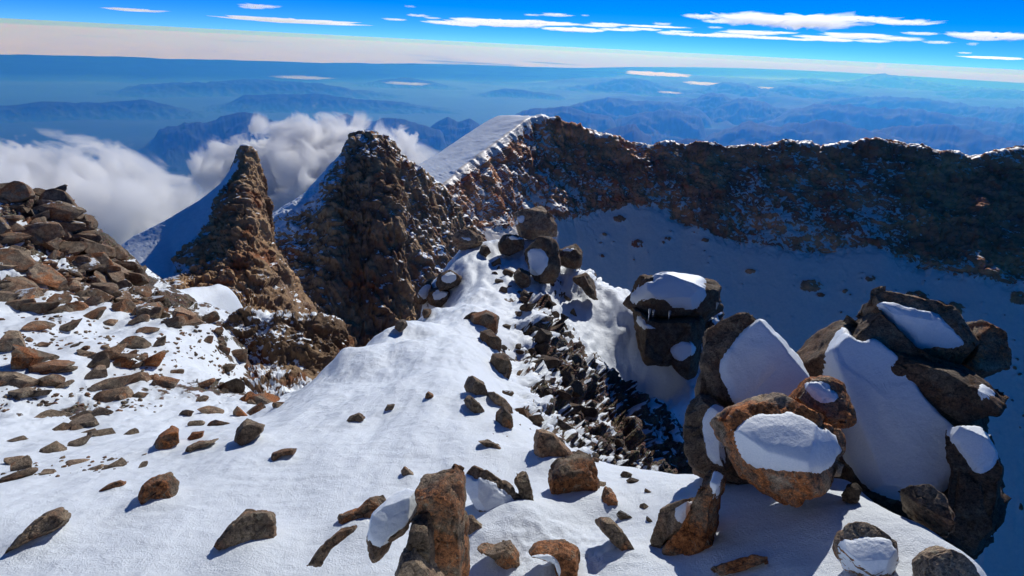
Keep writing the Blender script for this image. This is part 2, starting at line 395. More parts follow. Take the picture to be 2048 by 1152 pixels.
def rock_colour(m, pos, sc, rust):
    a = m.noise(pos, sc, 6, 0.62, 0.4); b = m.noise(pos, sc * 0.33, 4, 0.6, 0.6); c = m.noise(pos, sc * 5.5, 4, 0.7)
    base = m.ramp(a, [(0.28, (0.055, 0.043, 0.034)), (0.45, (0.125, 0.096, 0.072)), (0.58, (0.20, 0.155, 0.11)), (0.75, (0.31, 0.25, 0.185))])
    red = m.ramp(c, [(0.3, (0.10, 0.034, 0.014)), (0.55, (0.25, 0.090, 0.030)), (0.75, (0.38, 0.175, 0.065))])
    rf = m.math('MULTIPLY', m.mapr(m.math('ADD', b, m.math('MULTIPLY', m.math('SUBTRACT', c, 0.5), 0.25)), 0.44, 0.60), rust)
    col = m.mix(rf, base, red)
    spot = m.mapr(c, 0.34, 0.52, 0.25, 1.0)
    sp = m.n('ShaderNodeCombineColor'); [m.l(spot, sp.inputs[k]) for k in range(3)]
    col = m.mix(0.75, col, sp.outputs[0], 'MULTIPLY')
    fine = m.noise(pos, sc * 16, 3, 0.75); lich = m.noise(pos, sc * 2.2, 5, 0.7, 1.2)
    fc = m.ramp(fine, [(0.32, (0.45, 0.44, 0.43)), (0.5, (1.0, 1.0, 1.0)), (0.68, (1.75, 1.68, 1.55))])
    col = m.mix(0.85, col, fc, 'MULTIPLY')
    col = m.mix(m.mapr(lich, 0.58, 0.66, 0.0, 0.6), col, (0.27, 0.24, 0.17)); col = m.mix(m.mapr(lich, 0.40, 0.33, 0.0, 0.7), col, (0.035, 0.03, 0.026))
    return col, a, m.math('ADD', c, m.math('MULTIPLY', fine, 0.6))
def rock_material(name, sc=7.0, cap=True):
    m = NT(name); g = m.n('ShaderNodeNewGeometry'); pos = g.outputs['Position']
    col, a, c = rock_colour(m, pos, sc, m.attr('rust', 'OBJECT'))
    tone = m.attr('tone', 'OBJECT'); tn = m.n('ShaderNodeCombineColor'); [m.l(tone, tn.inputs[k]) for k in range(3)]
    col = m.mix(1.0, col, tn.outputs[0], 'MULTIPLY'); col = m.mix(1.0, col, (1.45, 1.42, 1.36), 'MULTIPLY')
    h = m.math('ADD', m.math('MULTIPLY', a, 0.6), m.math('MULTIPLY', c, 0.35))
    bp = m.n('ShaderNodeBump'); bp.inputs['Strength'].default_value = 0.9; bp.inputs['Distance'].default_value = 0.12 / sc * 3; m.l(h, bp.inputs['Height'])
    b = m.n('ShaderNodeBsdfPrincipled'); m.l(col, b.inputs['Base Color']); m.l(bp.outputs[0], b.inputs['Normal'])
    b.inputs['Roughness'].default_value = 0.85; b.inputs['Specular IOR Level'].default_value = 0.25
    if cap:                                              # settled snow on the level faces of small stones
        sp = m.n('ShaderNodeSeparateXYZ'); m.l(g.outputs['Normal'], sp.inputs[0])
        f = m.math('ADD', sp.outputs['Z'], m.math('MULTIPLY', m.math('SUBTRACT', m.noise(pos, sc * 0.8, 4, 0.6), 0.5), 1.3))
        f = m.math('ADD', f, m.attr('snowy', 'OBJECT')); f = m.mapr(f, 1.30, 1.42)
        mx = m.n('ShaderNodeMixShader'); m.l(f, mx.inputs[0]); m.l(b.outputs[0], mx.inputs[1]); m.l(snow_shader(m, pos), mx.inputs[2]); m.l(mx.outputs[0], m.out.inputs[0])
    else: m.l(b.outputs[0], m.out.inputs[0])
    return m.m
M_ROCK = rock_material('rock_near', 9.0, False); M_STONE = rock_material('rock_stone', 9.0, True)
def cliff_material(name, sc, fine, tint, snow_bump, strata=1.6, shade_tint=None):
    """Rock wall with snow lying where the point attribute 'snow' says it settled."""
    m = NT(name); g = m.n('ShaderNodeNewGeometry'); pos = g.outputs['Position']
    mp = m.n('ShaderNodeMapping'); m.l(pos, mp.inputs[0]); mp.inputs['Scale'].default_value = (1, 1, strata)
    p = mp.outputs[0]
    a = m.noise(p, sc, 6, 0.62, 0.5); b = m.noise(pos, sc * 4.5, 5, 0.65); c = m.noise(pos, fine, 4, 0.65)
    col = m.ramp(m.math('ADD', m.math('MULTIPLY', a, 0.65), m.math('MULTIPLY', b, 0.35)),
        [(0.30, (0.055, 0.042, 0.036)), (0.44, (0.13, 0.10, 0.078)), (0.53, (0.21, 0.165, 0.115)), (0.66, (0.34, 0.27, 0.185))])
    col = m.mix(m.mapr(m.noise(p, sc * 1.7, 4, 0.6, 0.8), 0.54, 0.68), col, (0.17, 0.085, 0.05))
    col = m.mix(1.0, col, tint, 'MULTIPLY')
    dk = m.mapr(c, 0.28, 0.5, 0.5, 1.0); dc = m.n('ShaderNodeCombineColor'); [m.l(dk, dc.inputs[k]) for k in range(3)]
    col = m.mix(0.8, col, dc.outputs[0], 'MULTIPLY')
    bp = m.n('ShaderNodeBump'); bp.inputs['Strength'].default_value = 1.0; bp.inputs['Distance'].default_value = 0.5 / fine
    m.l(m.math('ADD', m.math('MULTIPLY', c, 0.6), m.math('MULTIPLY', b, 0.8)), bp.inputs['Height'])
    bs = m.n('ShaderNodeBsdfPrincipled'); m.l(col, bs.inputs['Base Color']); m.l(bp.outputs[0], bs.inputs['Normal']); bs.inputs['Roughness'].default_value = 0.9
    bs.inputs['Specular IOR Level'].default_value = 0.15
    f = m.math('ADD', m.attr('snow'), m.math('MULTIPLY', m.math('SUBTRACT', m.noise(pos, fine * 0.55, 4, 0.7), 0.5), 0.75))
    f = m.mapr(f, 0.44, 0.56)
    mx = m.n('ShaderNodeMixShader'); m.l(f, mx.inputs[0]); m.l(bs.outputs[0], mx.inputs[1])
    m.l(snow_shader(m, pos, snow_bump, 0.25, 0.3 / snow_bump, shade_tint), mx.inputs[2]); m.l(mx.outputs[0], m.out.inputs[0]); return m.m

# ------------------------------------------------------------------ far side of the crater, the peaks
def resample(cols, nu, rows):
    """cols: profiles of (px, py, D, snow) control points -> dense grid of points and snow values."""
    K = len(cols[0]); A = np.zeros((len(cols), K, 4))
    for i, c in enumerate(cols):
        for k, q in enumerate(c):
            A[i, k, :3] = P(*q[:3]) if len(q) == 4 else q[0]; A[i, k, 3] = q[-1]
    t = np.linspace(0, len(cols) - 1, nu); i = np.clip(t.astype(int), 0, len(cols) - 2); f = (t - i)[:, None, None]
    g = lambda j: A[np.clip(j, 0, len(cols) - 1)]
    p0, p1, p2, p3 = g(i - 1), g(i), g(i + 1), g(i + 2)
    cr = 0.5 * (2 * p1 + (p2 - p0) * f + (2 * p0 - 5 * p1 + 4 * p2 - p3) * f * f + (3 * p1 - p0 - 3 * p2 + p3) * f ** 3)
    lin = p1 + (p2 - p1) * f
    B = 0.5 * cr + 0.5 * lin
    out = []
    for k in range(K - 1):
        w = np.linspace(0, 1, rows[k], endpoint=(k == K - 2))[None, :, None]
        out.append(B[:, k:k + 1] * (1 - w) + B[:, k + 1:k + 2] * w)
    return np.concatenate(out, 1)
def blur(Q, n=2):
    for _ in range(n):
        Q[:, 1:-1] = 0.25 * Q[:, :-2] + 0.5 * Q[:, 1:-1] + 0.25 * Q[:, 2:]
        Q[1:-1] = 0.25 * Q[:-2] + 0.5 * Q[1:-1] + 0.25 * Q[2:]
    return Q
def cliff_sheet(cols, nu, rows, unit, amps, seed, snow_slope=0.55, noise_amp=0.5):
    """unit: size in metres of the largest bulges; amps: displacement of (bulges, blocks, grit)."""
    G = blur(resample(cols, nu, rows), 3); Q = G[..., :3].copy(); S = G[..., 3].copy()
    sh = S.shape; N = grid_normals(Q)
    v = Q - 0.0
    if (N * v).sum(-1).mean() > 0: N = -N                 # turn towards the eye
    q = Q.reshape(-1, 3) / unit + seed
    rockiness = np.clip(1.05 - S, 0.03, 1)
    fl = q.copy(); fl[:, 2] *= 0.35
    d = fbm(fl, 4, ridged=True).reshape(sh) * amps[0]
    wp = np.stack([perlin(q * 5), perlin(q * 5 + 9), perlin(q * 5 + 17)], 1)
    f1, f21, cid = worley(q * np.array([4.0, 4.0, 1.2]) + 0.45 * wp); g1, g21, gid = worley(q * np.array([9.5, 9.5, 4.0]) + 0.5 * wp + 3)
    blk = (_J[cid, 0] - 0.5).reshape(sh) * 0.9 - 0.2 * np.exp(-f21 * 14).reshape(sh) + (_J[gid, 1] - 0.5).reshape(sh) * 0.5
    d = d + blk * amps[1] + fbm(q * 9, 4, gain=0.6).reshape(sh) * amps[2]
    Q = Q + N * (d * rockiness)[..., None]
    N2 = grid_normals(Q); N2 = np.where((N2 * N).sum(-1, keepdims=True) < 0, -N2, N2)
    sn = S + (N2[..., 2] - snow_slope) * 0.75 * (S < 0.9) + fbm(q * 1.3 + 7, 3).reshape(sh) * 0.38 * (S < 0.9) + fbm(q * 4, 4).reshape(sh) * noise_amp * (1 - np.abs(2 * S - 1)) + fbm(q * 16, 3).reshape(sh) * 0.25 * (S < 0.95)
    return Q, np.clip(sn, -0.5, 1.5)
def back(p, out, down, side=0.0):
    p = P(*p); a = math.atan2(p[0], p[1])
    return (p + np.array([math.sin(a) * out + math.cos(a) * side, math.cos(a) * out - math.sin(a) * side, -down]), 1.0)
M_WALL = cliff_material('cliff_far', 0.04, 0.9, (3.0, 1.65, 1.0), 0.35, 3.2, (1.0, 0.86, 0.72)); M_DOME = cliff_material('cliff_dome', 0.045, 0.9, (2.3, 1.85, 1.3), 0.35)  # wall and bowl snow coloured warmer for their shade; dome snow untinted
M_PEAK = cliff_material('cliff_peak', 0.11, 1.9, (1.9, 1.55, 1.2), 0.8)
def far_wall():
    # x, crest y, crest D, outer snow (y, dx, D), middle (dy, snow), base y, base D
    T = [(885, 372, 215, (-62, -42, 246), 0.45, 478, 205), (930, 332, 232, (-50, -34, 262), 0.45, 470, 214), (1000, 280, 256, (-40, -42, 285), 0.42, 466, 230),
         (1060, 234, 284, (-3, -66, 300), 0.44, 462, 244), (1110, 242, 292, (1032, 238, 306), 0.36, 452, 252), (1150, 262, 296, 0, 0.30, 446, 262), (1200, 275, 300, 0, 0.22, 432, 270),
         (1250, 285, 303, 0, 0.20, 420, 276), (1300, 293, 305, 0, 0.24, 416, 278), (1360, 292, 306, 0, 0.20, 452, 276), (1410, 290, 306, 0, 0.18, 470, 274),
         (1470, 296, 308, 0, 0.30, 500, 272), (1520, 303, 310, 0, 0.38, 505, 272), (1570, 290, 312, 0, 0.34, 512, 272), (1640, 300, 316, 0, 0.30, 522, 274),
         (1700, 292, 320, 0, 0.30, 506, 278), (1760, 289, 324, 0, 0.24, 504, 280), (1800, 288, 327, 0, 0.18, 532, 280), (1850, 300, 331, 0, 0.12, 550, 282),
         (1900, 313, 335, 0, 0.10, 558, 284), (1960, 318, 340, 0, 0.06, 566, 286), (2048, 305, 350, 0, 0.05, 590, 292), (2160, 300, 360, 0, 0.05, 620, 300), (2300, 300, 372, 0, 0.05, 660, 310)]
    cols = []
    for i, (x, yc, Dc, o, sm, yb, Db) in enumerate(T):
        if i < 4: outer = (x + o[1] - 18 * (i < 3), yc + o[0] + 22 * (i < 3), o[2] + 22, 1.0)
        elif i == 4: outer = (1104, 240, 300, 0.9)
        else: outer = (x, yc - 1, Dc + 7, 0.5)
        bk = back(outer[:3], 160, 120, -120 if i < 5 else 0)
        mid = (x + 2, yc + (yb - yc) * 0.5, Dc * 0.55 + Db * 0.45 - 2, sm * 0.85)
        up = (x, yc + (yb - yc) * 0.14, Dc - 2.5, sm * 0.55 + 0.02)
        lowr = (x + 2, yb - 10, Db + 2, sm * 0.8 + 0.12)
        pb = P(x + 2, yb + 6, Db - 3); hb = math.hypot(pb[0], pb[1])
        g0 = 0.78 + 0.25 * max(0, min(1, (x - 1400) / 600))
        def apron(xx, yy, g=g0):                        # snow apron falling into the crater at a steady angle
            d = ray(xx, yy); h = math.hypot(d[0], d[1]); return (d * ((g * hb - pb[2]) / (-d[2] / h + g) / h), 1.0)
        floor = apron(x + 4, yb + 74); deep = apron(x + 8, max(yb + 190, 720)); near = apron(x + 10, 1040); end = apron(x + 12, 1700)
        cols.append([bk, outer, (x, yc, Dc, 0.9 if i < 4 else 0.26), up, mid, lowr, (x + 2, yb + 6, Db - 3, 0.98), floor, deep, near, end])
    rows = [14, 26, 22, 72, 80, 14, 30, 34, 30, 16]
    Q, S = cliff_sheet(cols, 880, rows, 24.0, (5.0, 2.6, 1.0), 4.2, 0.50, 0.75)
    r = np.concatenate([[0], np.cumsum(rows)]); dome_cols = int(880 * 4.2 / (len(T) - 1))
    px, py = project(Q); hump = np.zeros_like(S); rr = np.random.RandomState(5)
    spots = [(1238, 440, 14), (1275, 490, 16), (1208, 472, 9), (1205, 515, 9), (1335, 480, 9), (1410, 482, 10), (1500, 545, 12), (1620, 575, 22), (1640, 592, 12), (1830, 600, 26), (1870, 615, 20), (1905, 622, 24), (2040, 598, 26), (1740, 560, 12), (1690, 585, 9)]
    spots += [(rr.uniform(1180, 2040), rr.uniform(450, 640), rr.uniform(2.5, 6)) for _ in range(70)]
    spots += [(rr.uniform(1940, 2050), rr.uniform(640, 1150), rr.uniform(3, 9)) for _ in range(70)]
    for x0, y0, w in spots:
        g = np.exp(-(((px - x0) / w) ** 2 + ((py - y0) / (w * 0.55)) ** 2)); hump[:, r[6]:] = np.maximum(hump[:, r[6]:], (g * (0.6 + 0.05 * w))[:, r[6]:])
    hq = fbm(Q.reshape(-1, 3) * 0.55, 4).reshape(S.shape)
    Q[..., 2] += hump * (1 + hq) * 1.1; S = S - np.where(hump > 0.05, np.clip(hump, 0, 1) * (0.75 + 0.8 * hq), 0)
    def piece(name, us, vs):
        q, a = Q[us, vs], S[us, vs]
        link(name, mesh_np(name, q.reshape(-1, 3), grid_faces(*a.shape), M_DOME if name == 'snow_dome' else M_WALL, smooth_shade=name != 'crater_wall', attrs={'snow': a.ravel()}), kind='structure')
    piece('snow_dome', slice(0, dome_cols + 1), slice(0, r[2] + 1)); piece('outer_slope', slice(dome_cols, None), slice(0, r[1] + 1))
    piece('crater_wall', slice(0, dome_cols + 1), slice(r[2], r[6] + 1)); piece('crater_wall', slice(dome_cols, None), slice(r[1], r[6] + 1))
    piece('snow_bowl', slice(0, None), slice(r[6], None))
far_wall()
def peak_parts(name, Q, S, cut, snow_part, label):
    c = Q[Q.shape[0] // 2, -1]; e = link(name, None, label=label, cat='rock peak', loc=c)
    for nm, vs in ((snow_part, slice(0, cut + 1)), ('rock_face', slice(cut, None))):
        q, a = Q[:, vs] - c, S[:, vs]
        link(nm, mesh_np(nm, q.reshape(-1, 3), grid_faces(*a.shape), M_PEAK, smooth_shade=nm != 'rock_face', attrs={'snow': a.ravel()}), parent=e)
def peak_two():
    T = [((533, 434, 112), (545, 442, 104)), ((570, 409, 114), (588, 422, 103)), ((615, 379, 115), (632, 388, 104)), ((655, 335, 114), (664, 338, 106)), ((682, 308, 113), (690, 314, 108)),
         ((705, 283, 112), (708, 288, 109)), ((745, 280, 112), (746, 285, 109)), ((772, 291, 113), (772, 297, 110)), ((800, 322, 114), (800, 328, 111)), ((850, 358, 118), (849, 364, 115)),
         ((895, 396, 125), (893, 402, 122)), ((930, 440, 135), (926, 446, 132)), ((990, 505, 150), (984, 512, 147)), ((1060, 590, 165), (1050, 600, 160))]
    mids = [0.30, 0.24, 0.18, 0.10, 0.02, 0.0, 0.02, 0.04, 0.22, 0.34, 0.34, 0.3, 0.4, 0.4]; cols = []
    for (k1, k2), sm in zip(T, mids):
        left = k1[0] < 700
        cols.append([back(k1, 40, 60, -30 if left else -6), (*k1, 0.95 if left else 0.35), (*k2, 0.62 if left else 0.25),
                     (k2[0] + 4, k2[1] + 70, k2[2] - 4, sm), (k2[0] + 8, k2[1] + 150, k2[2] - 9, sm + 0.06), (k2[0] + 10, max(k2[1] + 230, 640), k2[2] - 14, 0.05), (k2[0] + 14, 830, k2[2] - 24, 0.05)])
    Q, S = cliff_sheet(cols, 430, [12, 26, 60, 66, 60, 40], 9.0, (2.2, 1.5, 0.6), 11.3, 0.50, 0.6)
    peak_parts('rock_peak', Q, S, 38, 'snow_shoulder', 'broad craggy brown rock peak between the pinnacle and the smooth snow dome')
far = peak_two()
M_CRAG = cliff_material('cliff_near', 0.45, 5.5, (1.25, 1.05, 0.85), 6.0)
def outcrop():
    T = [((430, 690, 15.2), 0.6), ((462, 655, 15.6), 0.62), ((492, 632, 15.8), 0.55), ((540, 638, 15.4), 0.5), ((585, 640, 15.2), 0.45), ((630, 644, 15.0), 0.38), ((662, 655, 15.2), 0.3), ((680, 690, 15.8), 0.25), ((684, 740, 16.6), 0.2)]
    cols = []
    for (x, y, D), sn in T:
        b = 815 - 0.02 * (x - 560)
        cols.append([back((x, y + 4, D), 2.5, 4.0, 0), (x, y, D + 0.3, 0.55), (x, y + 5, D - 0.2, sn * 0.7), (x - 2, y + (b - y) * 0.33, D - 0.9, sn * 0.5), (x - 6, y + (b - y) * 0.66, D - 1.9, sn * 0.6), (x - 12, b + 30, D - 4.6, 0.4)])
    Q, S = cliff_sheet(cols, 230, [8, 8, 46, 46, 50], 1.5, (0.5, 0.2, 0.1), 31.3, 0.6, 0.9)
    link('rock_outcrop', mesh_np('rock_outcrop', Q.reshape(-1, 3), grid_faces(*S.shape), M_CRAG, smooth_shade=False, attrs={'snow': S.ravel()}), label='craggy snow-patched outcrop between the debris slope and the snow ridge', cat='rock outcrop')
outcrop()
def pinnacle():
    T = [[(236, 490, 62), (290, 560, 52), (300, 572, 48), (310, 604, 44), (330, 690, 38)], [(270, 467, 62), (343, 560, 50.5), (350, 582, 47), (362, 614, 44), (385, 700, 38)],
         [(330, 437, 61), (354, 535, 53), (378, 585, 48), (402, 625, 44), (435, 700, 39)], [(400, 397, 60), (396, 468, 55), (420, 545, 50), (442, 622, 45), (475, 710, 40)],
         [(440, 365, 59), (436, 410, 56.5), (455, 500, 51), (482, 602, 46), (515, 710, 41)], [(465, 333, 58.5), (463, 356, 57), (476, 460, 52), (512, 582, 47), (550, 715, 42)],
         [(487, 294, 58), (488, 306, 57.5), (492, 430, 53), (530, 572, 48), (585, 720, 43)], [(503, 308, 59), (504, 314, 58.5), (507, 430, 54), (550, 567, 50), (612, 725, 45)],
         [(512, 345, 60), (513, 352, 59.5), (519, 450, 57), (570, 582, 53), (642, 730, 47)], [(520, 395, 62), (521, 402, 61.5), (534, 490, 60), (590, 592, 57), (662, 730, 51)],
         [(530, 450, 66), (531, 456, 65.5), (547, 522, 64), (606, 602, 61), (684, 730, 56)]]
    sn = [(1, 1, .6, .4), (1, .8, .2, .15), (1, .55, .1, .12), (1, .48, .12, .18), (1, .42, .06, .12), (.9, .4, .05, .1), (.5, .3, .1, .1), (.3, .2, .1, .1), (.2, .1, .1, .2), (.2, .1, .1, .2), (.2, .1, .1, .2)]
    cols = []
    for c, s in zip(T, sn):
        near = tuple(0.1 * a + 0.9 * d for a, d in zip(c[0], c[1])) + (s[0],)       # clean snow right up to the rock edge
        cols.append([back(c[0], 20, 34, -14 if c[0][0] < 490 else -3), (*c[0], s[0]), near, (*c[1], s[1] * 0.6 if s[1] < 0.9 else s[1])] + [(*q, w) for q, w in zip(c[2:], s[2:] + (0.1,))])
    Q, S = cliff_sheet(cols, 360, [12, 54, 10, 80, 70, 40], 4.6, (0.9, 0.75, 0.33), 21.7, 0.52, 0.6)
    peak_parts('rock_pinnacle', Q, S, 72, 'snow_flank', 'sharp pointed rock pinnacle with a smooth blue-shaded snow flank')
pinnacle()

# ------------------------------------------------------------------ the near ground: snow ridge, debris slope, gully
GC = [  # (px, py, D, snow)
 (1024, 1152, 2.9, 1), (750, 1152, 3.0, 1), (500, 1152, 3.2, 1), (250, 1152, 3.5, 1), (0, 1152, 3.9, 1), (-200, 1152, 4.3, 1), (1024, 1300, 2.5, 1), (500, 1300, 2.8, 1), (0, 1300, 3.2, 1), (1500, 1300, 2.4, 1), (2000, 1300, 2.5, 1),
 (0, 1060, 4.5, 1), (-200, 1060, 5.2, 1), (0, 985, 5.5, 1), (200, 985, 4.9, 1), (320, 930, 5.4, 1), (450, 930, 4.8, 1), (600, 1000, 3.9, 1), (900, 1000, 3.6, 1), (600, 880, 5.0, 1), (750, 850, 5.3, 1),
 (900, 850, 4.9, 1), (480, 885, 5.5, 1), (620, 803, 6.4, 1), (700, 742, 7.8, 1), (690, 700, 8.6, 0.9), (760, 690, 9.0, 1), (850, 622, 12.5, 1), (800, 750, 7.2, 1), (900, 750, 6.6, 1), (880, 680, 8.8, 1),
 (930, 620, 11.5, 1), (960, 570, 15, 1), (1000, 520, 17, 1), (940, 700, 8.3, 1), (965, 800, 5.8, 1), (1010, 850, 5.1, 1), (1060, 900, 4.5, 1), (1120, 960, 4.0, 0.95), (1190, 1030, 3.5, 0.95), (1275, 1100, 3.1, 0.9), (1150, 1100, 3.05, 1),
 (1050, 485, 18.5, 0.9), (1000, 512, 17.6, 0.9), (930, 495, 19, 0.9), (880, 545, 18, 0.85), (845, 600, 17, 0.8), (1085, 475, 19, 0.8), (1030, 600, 13.8, 0.5),
 (900, 622, 12.2, 1), (905, 655, 10.4, 1), (868, 650, 10.8, 1), (935, 590, 13.9, 1), (955, 605, 12.9, 1), (820, 680, 9.3, 1), (800, 652, 10.8, 1), (745, 668, 9.9, 0.95),
 # debris slope
 (-150, 930, 7.6, 0.9), (0, 920, 7.2, 0.92), (100, 850, 8.5, 0.7), (0, 850, 8.5, 0.8), (250, 830, 8.7, 0.9), (400, 850, 7.0, 0.95), (490, 845, 7.6, 0.8), (330, 800, 9.4, 0.36), (230, 815, 9.0, 0.5), (130, 822, 9.2, 0.35), (200, 750, 10.5, 0.9),
 (50, 750, 10.6, 0.9), (-150, 750, 10.6, 0.9), (0, 650, 14, 1), (100, 645, 14.2, 1), (250, 660, 13.8, 0.95), (300, 720, 11.5, 0.8), (400, 700, 12.4, 0.75), (450, 660, 14.4, 0.6), (420, 760, 10.8, 0.6), (520, 790, 9.6, 0.5), (580, 800, 9.0, 0.6),
 (380, 640, 16, 0.5), (300, 600, 18, 0.35), (200, 610, 17, 0.4), (0, 600, 16, 0.7), (100, 600, 16.5, 0.6), (0, 500, 18.5, 0.6), (100, 500, 19, 0.5), (200, 525, 19.6, 0.4), (0, 405, 20, 0.6), (50, 378, 20.6, 0.4),
 (120, 408, 20.8, 0.35), (165, 445, 20.6, 0.3), (200, 500, 20.6, 0.3), (245, 555, 19.8, 0.3), (-150, 500, 18.5, 0.6), (-150, 400, 20, 0.6), (330, 577, 25, 1), (400, 577, 26, 1), (460, 572, 27, 1), (430, 625, 20, 0.4), (510, 650, 19, 0.3),
 # right: gully, couloir, far lip
 (1005, 720, 9.6, 0.42), (1060, 650, 12.6, 0.40), (1060, 760, 9.8, 0.42), (1110, 750, 11.4, 0.42), (1150, 850, 9.8, 0.4), (1112, 880, 6.2, 0.45), (1200, 930, 9, 0.38), (1270, 1000, 10, 0.5), (1310, 950, 12.4, 0.4), (1350, 900, 13.6, 0.4), (1300, 800, 15, 0.95), (1250, 750, 15, 0.95),
 (1200, 650, 16, 1), (1150, 600, 16.6, 0.8), (1200, 618, 16.4, 1), (1255, 612, 16.2, 1), (1330, 700, 15.4, 0.9), (1380, 800, 14.4, 0.9), (1400, 700, 15.2, 0.7), (1130, 520, 18.4, 0.6), (1340, 600, 16.2, 0.8), (1430, 625, 15.8, 0.6),
 (1240, 965, 9.6, 0.4), (1290, 1045, 8.6, 0.45), (1330, 1000, 11, 0.4), (1355, 960, 11.8, 0.4), (1300, 1068, 7, 0.5), (1255, 1025, 8, 0.45), (1215, 1048, 3.4, 0.95), (1312, 1108, 3.05, 0.95), (1362, 1075, 3.1, 0.95), (1160, 990, 3.75, 0.95),
 # near platform on the right
 (1340, 1120, 2.95, 1), (1395, 1010, 3.3, 0.9), (1450, 1100, 2.85, 1), (1600, 1100, 2.8, 1), (1750, 1005, 3.15, 1), (1800, 1100, 2.75, 1), (1900, 1100, 2.85, 1), (1965, 1130, 2.9, 1), (1850, 1050, 3.0, 1), (1700, 955, 3.5, 1), (1500, 1005, 3.2, 1), (1600, 965, 3.4, 1),
]
GX = [  # hidden ground: (azimuth degrees, horizontal distance, z, snow)
 (2, 25, -16, 0.5), (2, 33, -34, 0.5), (-6, 25, -15, 0.5), (10, 24, -16, 0.6), (17, 21, -15, 0.6), (17, 28, -30, 0.6), (26, 18, -12, 0.6), (26, 26, -26, 0.6), (-18, 10.5, -8.4, 0.4), (-16, 15, -13, 0.3), (-16, 24, -26, 0.3), (-14, 15.5, -11.8, 0.3), (-12, 22, -18, 0.3), (-21, 9.3, -7.0, 0.4),
 (-21, 13, -10, 0.3), (-22, 22, -20, 0.3), (-42, 27, -13, 0.4), (-42, 40, -30, 0.5), (-52, 28, -11, 0.5), (-60, 20, -5, 0.5), (-36, 28, -19, 0.6), (-36, 40, -34, 0.6), (-29, 33, -26, 0.5), (-60, 9, -4.4, 0.9), (-60, 4, -2.6, 1), (-52, 42, -28, 0.5),
 (30, 4.6, -4.1, 0.6), (38, 4.4, -3.8, 0.6), (44, 4.2, -3.8, 0.6), (30, 7, -7.5, 0.5), (40, 7, -8.5, 0.6), (52, 3.4, -3.9, 0.7), (54, 5, -7.5, 0.6), (60, 3.2, -4.2, 0.7), (60, 6, -10, 0.6), (36, 11, -15, 0.6), (48, 11, -18, 0.6), (24, 9.5, -10.5, 0.6), (40, 22, -38, 0.7), (55, 20, -38, 0.7), (24, 40, -48, 0.7), (0, 48, -56, 0.6), (-20, 45, -50, 0.4),
]
_pts = np.array([P(*g[:3]) for g in GC] + [(r * math.sin(math.radians(a)), r * math.cos(math.radians(a)), z) for a, r, z, s in GX])
_sn = np.array([g[3] for g in GC] + [g[3] for g in GX])
def _uv(x, y):
    return np.stack([np.arctan2(x, y), np.log(np.maximum(np.hypot(x, y), 1e-3))], -1)
_cu = _uv(_pts[:, 0], _pts[:, 1]); _t = _pts[:, 2] / np.hypot(_pts[:, 0], _pts[:, 1])
def _phi(d2): return np.sqrt(d2 + 0.02 ** 2)
_d2 = ((_cu[:, None] - _cu[None]) ** 2).sum(-1)
_A = np.zeros((len(_cu) + 3,) * 2); _A[:len(_cu), :len(_cu)] = _phi(_d2) + np.eye(len(_cu)) * -0.004
_A[:len(_cu), -3] = 1; _A[:len(_cu), -2:] = _cu; _A[-3, :len(_cu)] = 1; _A[-2:, :len(_cu)] = _cu.T
_W = np.linalg.solve(_A, np.stack([np.concatenate([_t, [0] * 3]), np.concatenate([_sn, [0] * 3])], 1))
def ground_base(x, y):
    uv = _uv(x, y).reshape(-1, 2); out = np.zeros((len(uv), 2))
    for k in range(0, len(uv), 20000):
        q = uv[k:k + 20000]; B = _phi(((q[:, None] - _cu[None]) ** 2).sum(-1))
        out[k:k + 20000] = B @ _W[:-3] + _W[-3] + q @ _W[-2:]
    return out[:, 0] * np.hypot(x, y).ravel(), out[:, 1]
def ground_material():
    m = NT('mountain_ground'); g = m.n('ShaderNodeNewGeometry'); pos = g.outputs['Position']
    col, a, c = rock_colour(m, pos, 3.0, m.math('ADD', 0.35, 0.0))
    grit = m.n('ShaderNodeTexVoronoi'); grit.inputs['Scale'].default_value = 22; m.l(pos, grit.inputs['Vector'])
    col = m.mix(0.35, col, grit.outputs['Color'], 'MULTIPLY')
    bp = m.n('ShaderNodeBump'); bp.inputs['Strength'].default_value = 1.0; bp.inputs['Distance'].default_value = 0.04; m.l(m.math('ADD', grit.outputs['Distance'], c), bp.inputs['Height'])
    bs = m.n('ShaderNodeBsdfPrincipled'); m.l(col, bs.inputs['Base Color']); m.l(bp.outputs[0], bs.inputs['Normal']); bs.inputs['Roughness'].default_value = 0.9
    f = m.math('ADD', m.attr('snow'), m.math('MULTIPLY', m.math('SUBTRACT', m.noise(pos, 4.0, 5, 0.65), 0.5), 0.7)); f = m.mapr(f, 0.46, 0.56)
    mx = m.n('ShaderNodeMixShader'); m.l(f, mx.inputs[0]); m.l(bs.outputs[0], mx.inputs[1]); m.l(snow_shader(m, pos, 110.0, 0.9, 0.014), mx.inputs[2]); m.l(mx.outputs[0], m.out.inputs[0]); return m.m
M_GROUND = ground_material()
